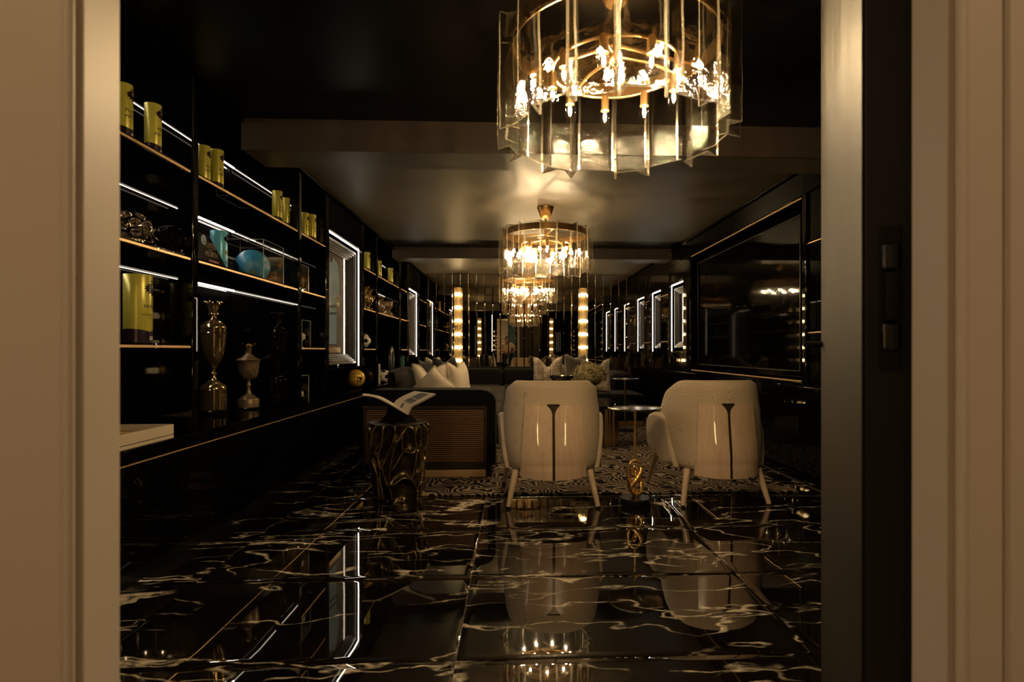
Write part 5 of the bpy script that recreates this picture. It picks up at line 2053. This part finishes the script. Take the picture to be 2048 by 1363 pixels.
def cased(x, px0, px1, zs, h, what, label, blabel):
    y1 = yx(px1, x + .085); y0 = y1 - .19
    acrylic_case(x - .085, x + .085, y0, y1, zs, h, label)
    yc = (y0 + y1) / 2
    if what == 'ball':
        ball(x, yc, zs, min(.075, (y1 - y0) / 2 - .01), 'white_item', blabel, 'print_black')
    else:
        t = thing('trophy_cup', blabel, 'trophy', (x, yc, zs))
        H = h - .02
        MB().lathe([(r * H, z * H + .0005) for r, z in [(.26, 0), (.26, .12), (.12, .18), (.08, .26), (.14, .34), (.27, .55), (.29, .80), (.31, .98), (.27, .98), (.24, .6), (0, .5)]], 28).build('cup', 'silver', t)
        for s in (-1, 1): MB().tube([(0, s * .27 * H, .85 * H), (0, s * .40 * H, .80 * H), (0, s * .38 * H, .60 * H), (0, s * .26 * H, .52 * H)], .02 * H, 7).build('handle', 'silver', t)


cased(-1.72, 604.5, 617, Z2, .19, 'cup', 'acrylic case with a silver cup on the second shelf left of the lit niche', 'small silver two-handled cup inside the second shelf acrylic case')
cased(-1.72, 604.5, 621, Z3, .20, 'ball', 'acrylic case with a patterned ball on the third shelf left of the lit niche', 'black and white ball in the third shelf acrylic case')
cased(-1.72, 604.5, 617.5, ZT, .215, 'ball', 'acrylic case with a pale ball on the counter left of the lit niche', 'pale ball inside the acrylic case on the counter')
# speckled gold ball under the big niche
ball(-1.79, yx(711.5, -1.79), ZT, .102, 'gold_ball', 'speckled gold ball on the counter below the large lit niche')
fgb = [o for o in COL.objects if o.get('label') == 'speckled gold ball on the counter below the large lit niche'][0]
fg = MB()
def ongold(a, b):
    d = Vector((.62, -.78, 0)).normalized(); t1 = Vector((.78, .62, 0)).normalized()
    v = (d + t1 * a + Vector((0, 0, b))).normalized()
    return v * .1028 + Vector((0, 0, .102))
for poly in ([(-.10, .52), (.02, .55), (.10, .46), (.02, .38), (-.08, .40)], [(-.30, .12), (-.12, .26), (.10, .22), (.34, -.02), (.20, -.16), (.02, -.02), (-.06, -.30), (-.26, -.52), (-.20, -.24), (-.16, -.04)], [(.10, -.14), (.22, -.30), (.10, -.48), (.02, -.28)]):
    add_flat(fg, poly, [tuple(range(len(poly)))], ongold, 6)
fg.build('printed_figure', 'print_black', fgb, smooth=False)
ball(xy(727.5, 6.42), 6.42, Z3, .078, 'white_item', 'white and black ball on the third shelf just past the large lit niche', 'print_black')
ball(xy(769, 7.45), 7.45, ZT, .085, 'white_item', 'white ball on the counter behind the sofa cushion', 'print_black')


def small_items():
    y = yx(758, -1.70)
    t = thing('frame_stand', 'narrow white framed card on the counter left of the white ball', 'picture frame', (-1.70, y, ZT), .3)
    MB().box(-.012, .012, -.07, .07, .0005, .25, .003).build('frame', 'white_item', t)
    MB().box(.0125, .0135, -.055, .055, .02, .235).build('print', 'photo_mid', t)
    y = 7.82
    t = thing('oval_sculpture', 'tall dark oval ring sculpture on the counter behind the sofa', 'sculpture', (xy(786, y) - .03, y, ZT))
    m = MB()
    m.grid(lambda u, v: Vector((.03 * math.sin(2 * PI * v), (.085 + .05 * math.cos(2 * PI * v)) * math.cos(2 * PI * u) , .245 + (.19 + .05 * math.cos(2 * PI * v)) * math.sin(2 * PI * u))), 48, 12, closed_u=True)
    bmesh.ops.remove_doubles(m.bm, verts=m.bm.verts[:], dist=1e-6)
    m.build('ring', 'dark_item', t, ang=80)
    MB().box(-.05, .05, -.06, .06, .0005, .02, .003).build('foot', 'plinth', t)
    y = yx(804.5, -1.72)
    t = thing('glass_flame', 'teal glass flame ornament on the second shelf beside the second niche', 'ornament', (-1.72, y, Z2))
    m = MB()
    m.grid(lambda u, v: Vector(((.045 * math.sin(PI * min(1, v * 1.02 + .0)) ** .7 + .002) * math.cos(2 * PI * u) + .02 * v * v, (.045 * math.sin(PI * min(1, v)) ** .7 + .002) * math.sin(2 * PI * u), .001 + .20 * v)), 24, 16, closed_u=True)
    m.build('flame', 'teal_item', t, ang=80)
    MB().lathe([(.04, .0005), (.04, .012), (.02, .02), (0, .02)], 20).build('foot', 'plinth', t)
    y = yx(803.5, -1.66)
    t = thing('glass_award', 'upright turquoise glass award slab on the counter behind the sofa', 'award', (-1.66, y, ZT))
    MB().box(-.035, .035, -.012, .012, .021, .34, .004).build('slab', 'teal_item', t)
    MB().box(-.045, .045, -.025, .025, .0005, .02, .003).build('foot', 'plinth', t)
    y = yx(832, -1.72)
    t = thing('gold_sculpture', 'crumpled gold sculpture standing on the counter by the mirror wall', 'sculpture', (-1.72, y, ZT))
    m = MB()
    def f(u, v):
        a = 2 * PI * u; z = v
        r = .052 * (math.sin(PI * min(.995, max(.005, v))) ** .45)
        n = noise.noise(Vector((math.cos(a) * 2.2, math.sin(a) * 2.2, v * 5))) * .6
        return Vector(((r * (1 + n)) * math.cos(a), (r * (1 + n)) * math.sin(a), .10 + .20 * v))
    m.grid(f, 30, 22, closed_u=True)
    m.build('nugget', 'gold', t, ang=30)
    MB().lathe([(.055, .0005), (.055, .09), (.03, .105), (0, .105)], 24).build('plinth', 'plinth', t)


small_items()


# ================================================================== PHOTOGRAPHER (seen in the mirror)
def person():
    X, Y = -.22, -.42
    t = thing('person', 'person in a cream shirt bending over a camera, reflected in the mirror wall', 'person', (X, Y, 0))

    def skin_mesh(name, pts, edges, radii, root, m, parent, sub=2):
        me = bpy.data.meshes.new(name)
        bm = bmesh.new()
        lay = bm.verts.layers.skin.verify()
        vs = []
        for i, p in enumerate(pts):
            v = bm.verts.new(p); r = radii[i]
            v[lay].radius = r if isinstance(r, tuple) else (r, r)
            v[lay].use_root = (i == root)
            vs.append(v)
        for a, b in edges: bm.edges.new((vs[a], vs[b]))
        bm.to_mesh(me); bm.free()
        o = link(name, me, m, parent)
        md = o.modifiers.new('skin', 'SKIN'); md.use_smooth_shade = True
        s = o.modifiers.new('sub', 'SUBSURF'); s.levels = sub; s.render_levels = sub
        return o
    # joints: 0 pelvis 1 belly 2 chest 3 neck 4 headbase 5 crown  arms and legs follow; bends forward (+y)
    P = [(0, -.10, .90), (0, -.04, 1.02), (0, .08, 1.20), (0, .17, 1.30), (.0, .215, 1.345), (0, .27, 1.44)]
    R = [(.135, .11), (.13, .105), (.15, .115), (.055, .055), (.075, .08), (.07, .085)]
    E = [(0, 1), (1, 2), (2, 3), (3, 4), (4, 5)]
    for s in (-1, 1):
        n = len(P)
        P += [(s * .16, .07, 1.25), (s * .31, .05, 1.07), (s * .10 + .10, .27, .975), (s * .055 + .16, .315, .985)]
        R += [.062, .046, .032, .030]
        E += [(2, n), (n, n + 1), (n + 1, n + 2), (n + 2, n + 3)]
    for s in (-1, 1):
        n = len(P)
        P += [(s * .10, -.10, .84), (s * .13, -.05, .47), (s * .14, -.09, .09), (s * .15, .06, .04)]
        R += [.095, .062, .042, (.045, .032)]
        E += [(0, n), (n, n + 1), (n + 1, n + 2), (n + 2, n + 3)]
    skin_mesh('body', P, E, R, 0, 'skin', t)
    # shirt and trousers follow the same joints, a little larger
    PS = [P[0], P[1], P[2], (0, .15, 1.275)] + [P[6], (P[7][0] * .9, P[7][1], P[7][2] + .06), P[10], (P[11][0] * .9, P[11][1], P[11][2] + .06)]
    skin_mesh('shirt', PS, [(0, 1), (1, 2), (2, 3), (2, 4), (4, 5), (2, 6), (6, 7)], [(.15, .125), (.148, .125), (.168, .135), (.075, .07), .078, .064, .078, .064], 0, 'shirt', t)
    PT = [(0, -.10, .93), P[14], P[15], P[16], P[18], P[19], P[20]]
    skin_mesh('trousers', PT, [(0, 1), (1, 2), (2, 3), (0, 4), (4, 5), (5, 6)], [(.15, .125), .112, .080, .060, .112, .080, .060], 0, 'trousers', t)
    for s, n in ((-1, 17), (1, 21)):
        a = Vector(P[n])
        MB().box(a.x - .048, a.x + .048, a.y - .19, a.y + .10, .002, .085, .03, 3).build('shoe', 'print_black', t)
    # hair, face
    MB().sphere((0, .262, 1.452), .095, 20, 14, (.90, 1.0, 1.02)).build('hair', 'hair', t)
    h = Vector((0, .30, 1.40))
    MB().sphere(h + Vector((0, .035, .0)), .072, 18, 12, (.95, .75, 1.05)).build('face', 'skin', t)
    MB().sphere(h + Vector((0, .095, -.012)), .014, 10, 8, (.8, 1, 1.3)).build('nose', 'skin', t)
    for s in (-1, 1):
        MB().sphere(h + Vector((s * .028, .085, .012)), .009, 10, 8).build('eye', 'print_black', t)
        MB().sphere(h + Vector((s * .078, -.005, .0)), .020, 10, 8, (.45, .8, 1.2)).build('ear', 'skin', t)
    MB().sphere(h + Vector((0, .086, -.038)), .016, 10, 8, (1.3, .5, .35)).build('mouth', 'print_red', t)
    # hands with five fingers closing on the camera body
    for s, n in ((-1, 9), (1, 13)):
        wv = Vector(P[n])
        hand = MB().sphere(wv + Vector((s * .010, .035, .0)), .034, 14, 10, (.55, 1.1, 1.1)).build('hand', 'skin', t)
        for q in range(4):
            b = wv + Vector((s * .012, .050, .024 - .018 * q)); ln = (.9, 1.0, .95, .78)[q]
            MB().tube([b, b + Vector((s * .006, .030 * ln, .001)), b + Vector((-s * .012, .050 * ln, 0)), b + Vector((-s * .030, .052 * ln, -.001))], [.0095, .009, .008, .007], 8).build('finger', 'skin', hand)
        b = wv + Vector((-s * .004, .020, .030))
        MB().tube([b, b + Vector((-s * .014, .020, .012)), b + Vector((-s * .028, .034, .010))], [.011, .010, .008], 8).build('thumb', 'skin', hand)
    # the camera on its tripod, just behind the viewpoint
    c = thing('camera_body', 'small black camera on a tripod held by the bending person in the mirror', 'camera', (0, -.105, .955))
    MB().box(-.062, .062, -.022, .022, -.0, .088, .008, 3).build('body', 'plinth', c)
    MB().box(-.022, .022, -.024, .020, .089, .112, .006, 2).build('viewfinder', 'plinth', c)
    MB().tube([(0, .022, .045), (0, .066, .045)], .030, 20).build('lens', 'plinth', c)
    tp = thing('tripod', 'black tripod under the camera, reflected in the mirror wall', 'tripod', (0, -.105, 0))
    MB().box(-.02, .02, -.02, .02, .90, .9545, .004).build('head', 'plinth', tp)
    MB().tube([(0, 0, .60), (0, 0, .90)], .012, 10).build('column', 'plinth', tp)
    for k in range(3):
        a = PI / 2 + 2 * PI * k / 3
        MB().tube([(.02 * math.cos(a), .02 * math.sin(a), .88), (.30 * math.cos(a), .30 * math.sin(a), .006)], [.013, .009], 8).build('leg', 'plinth', tp)


person()
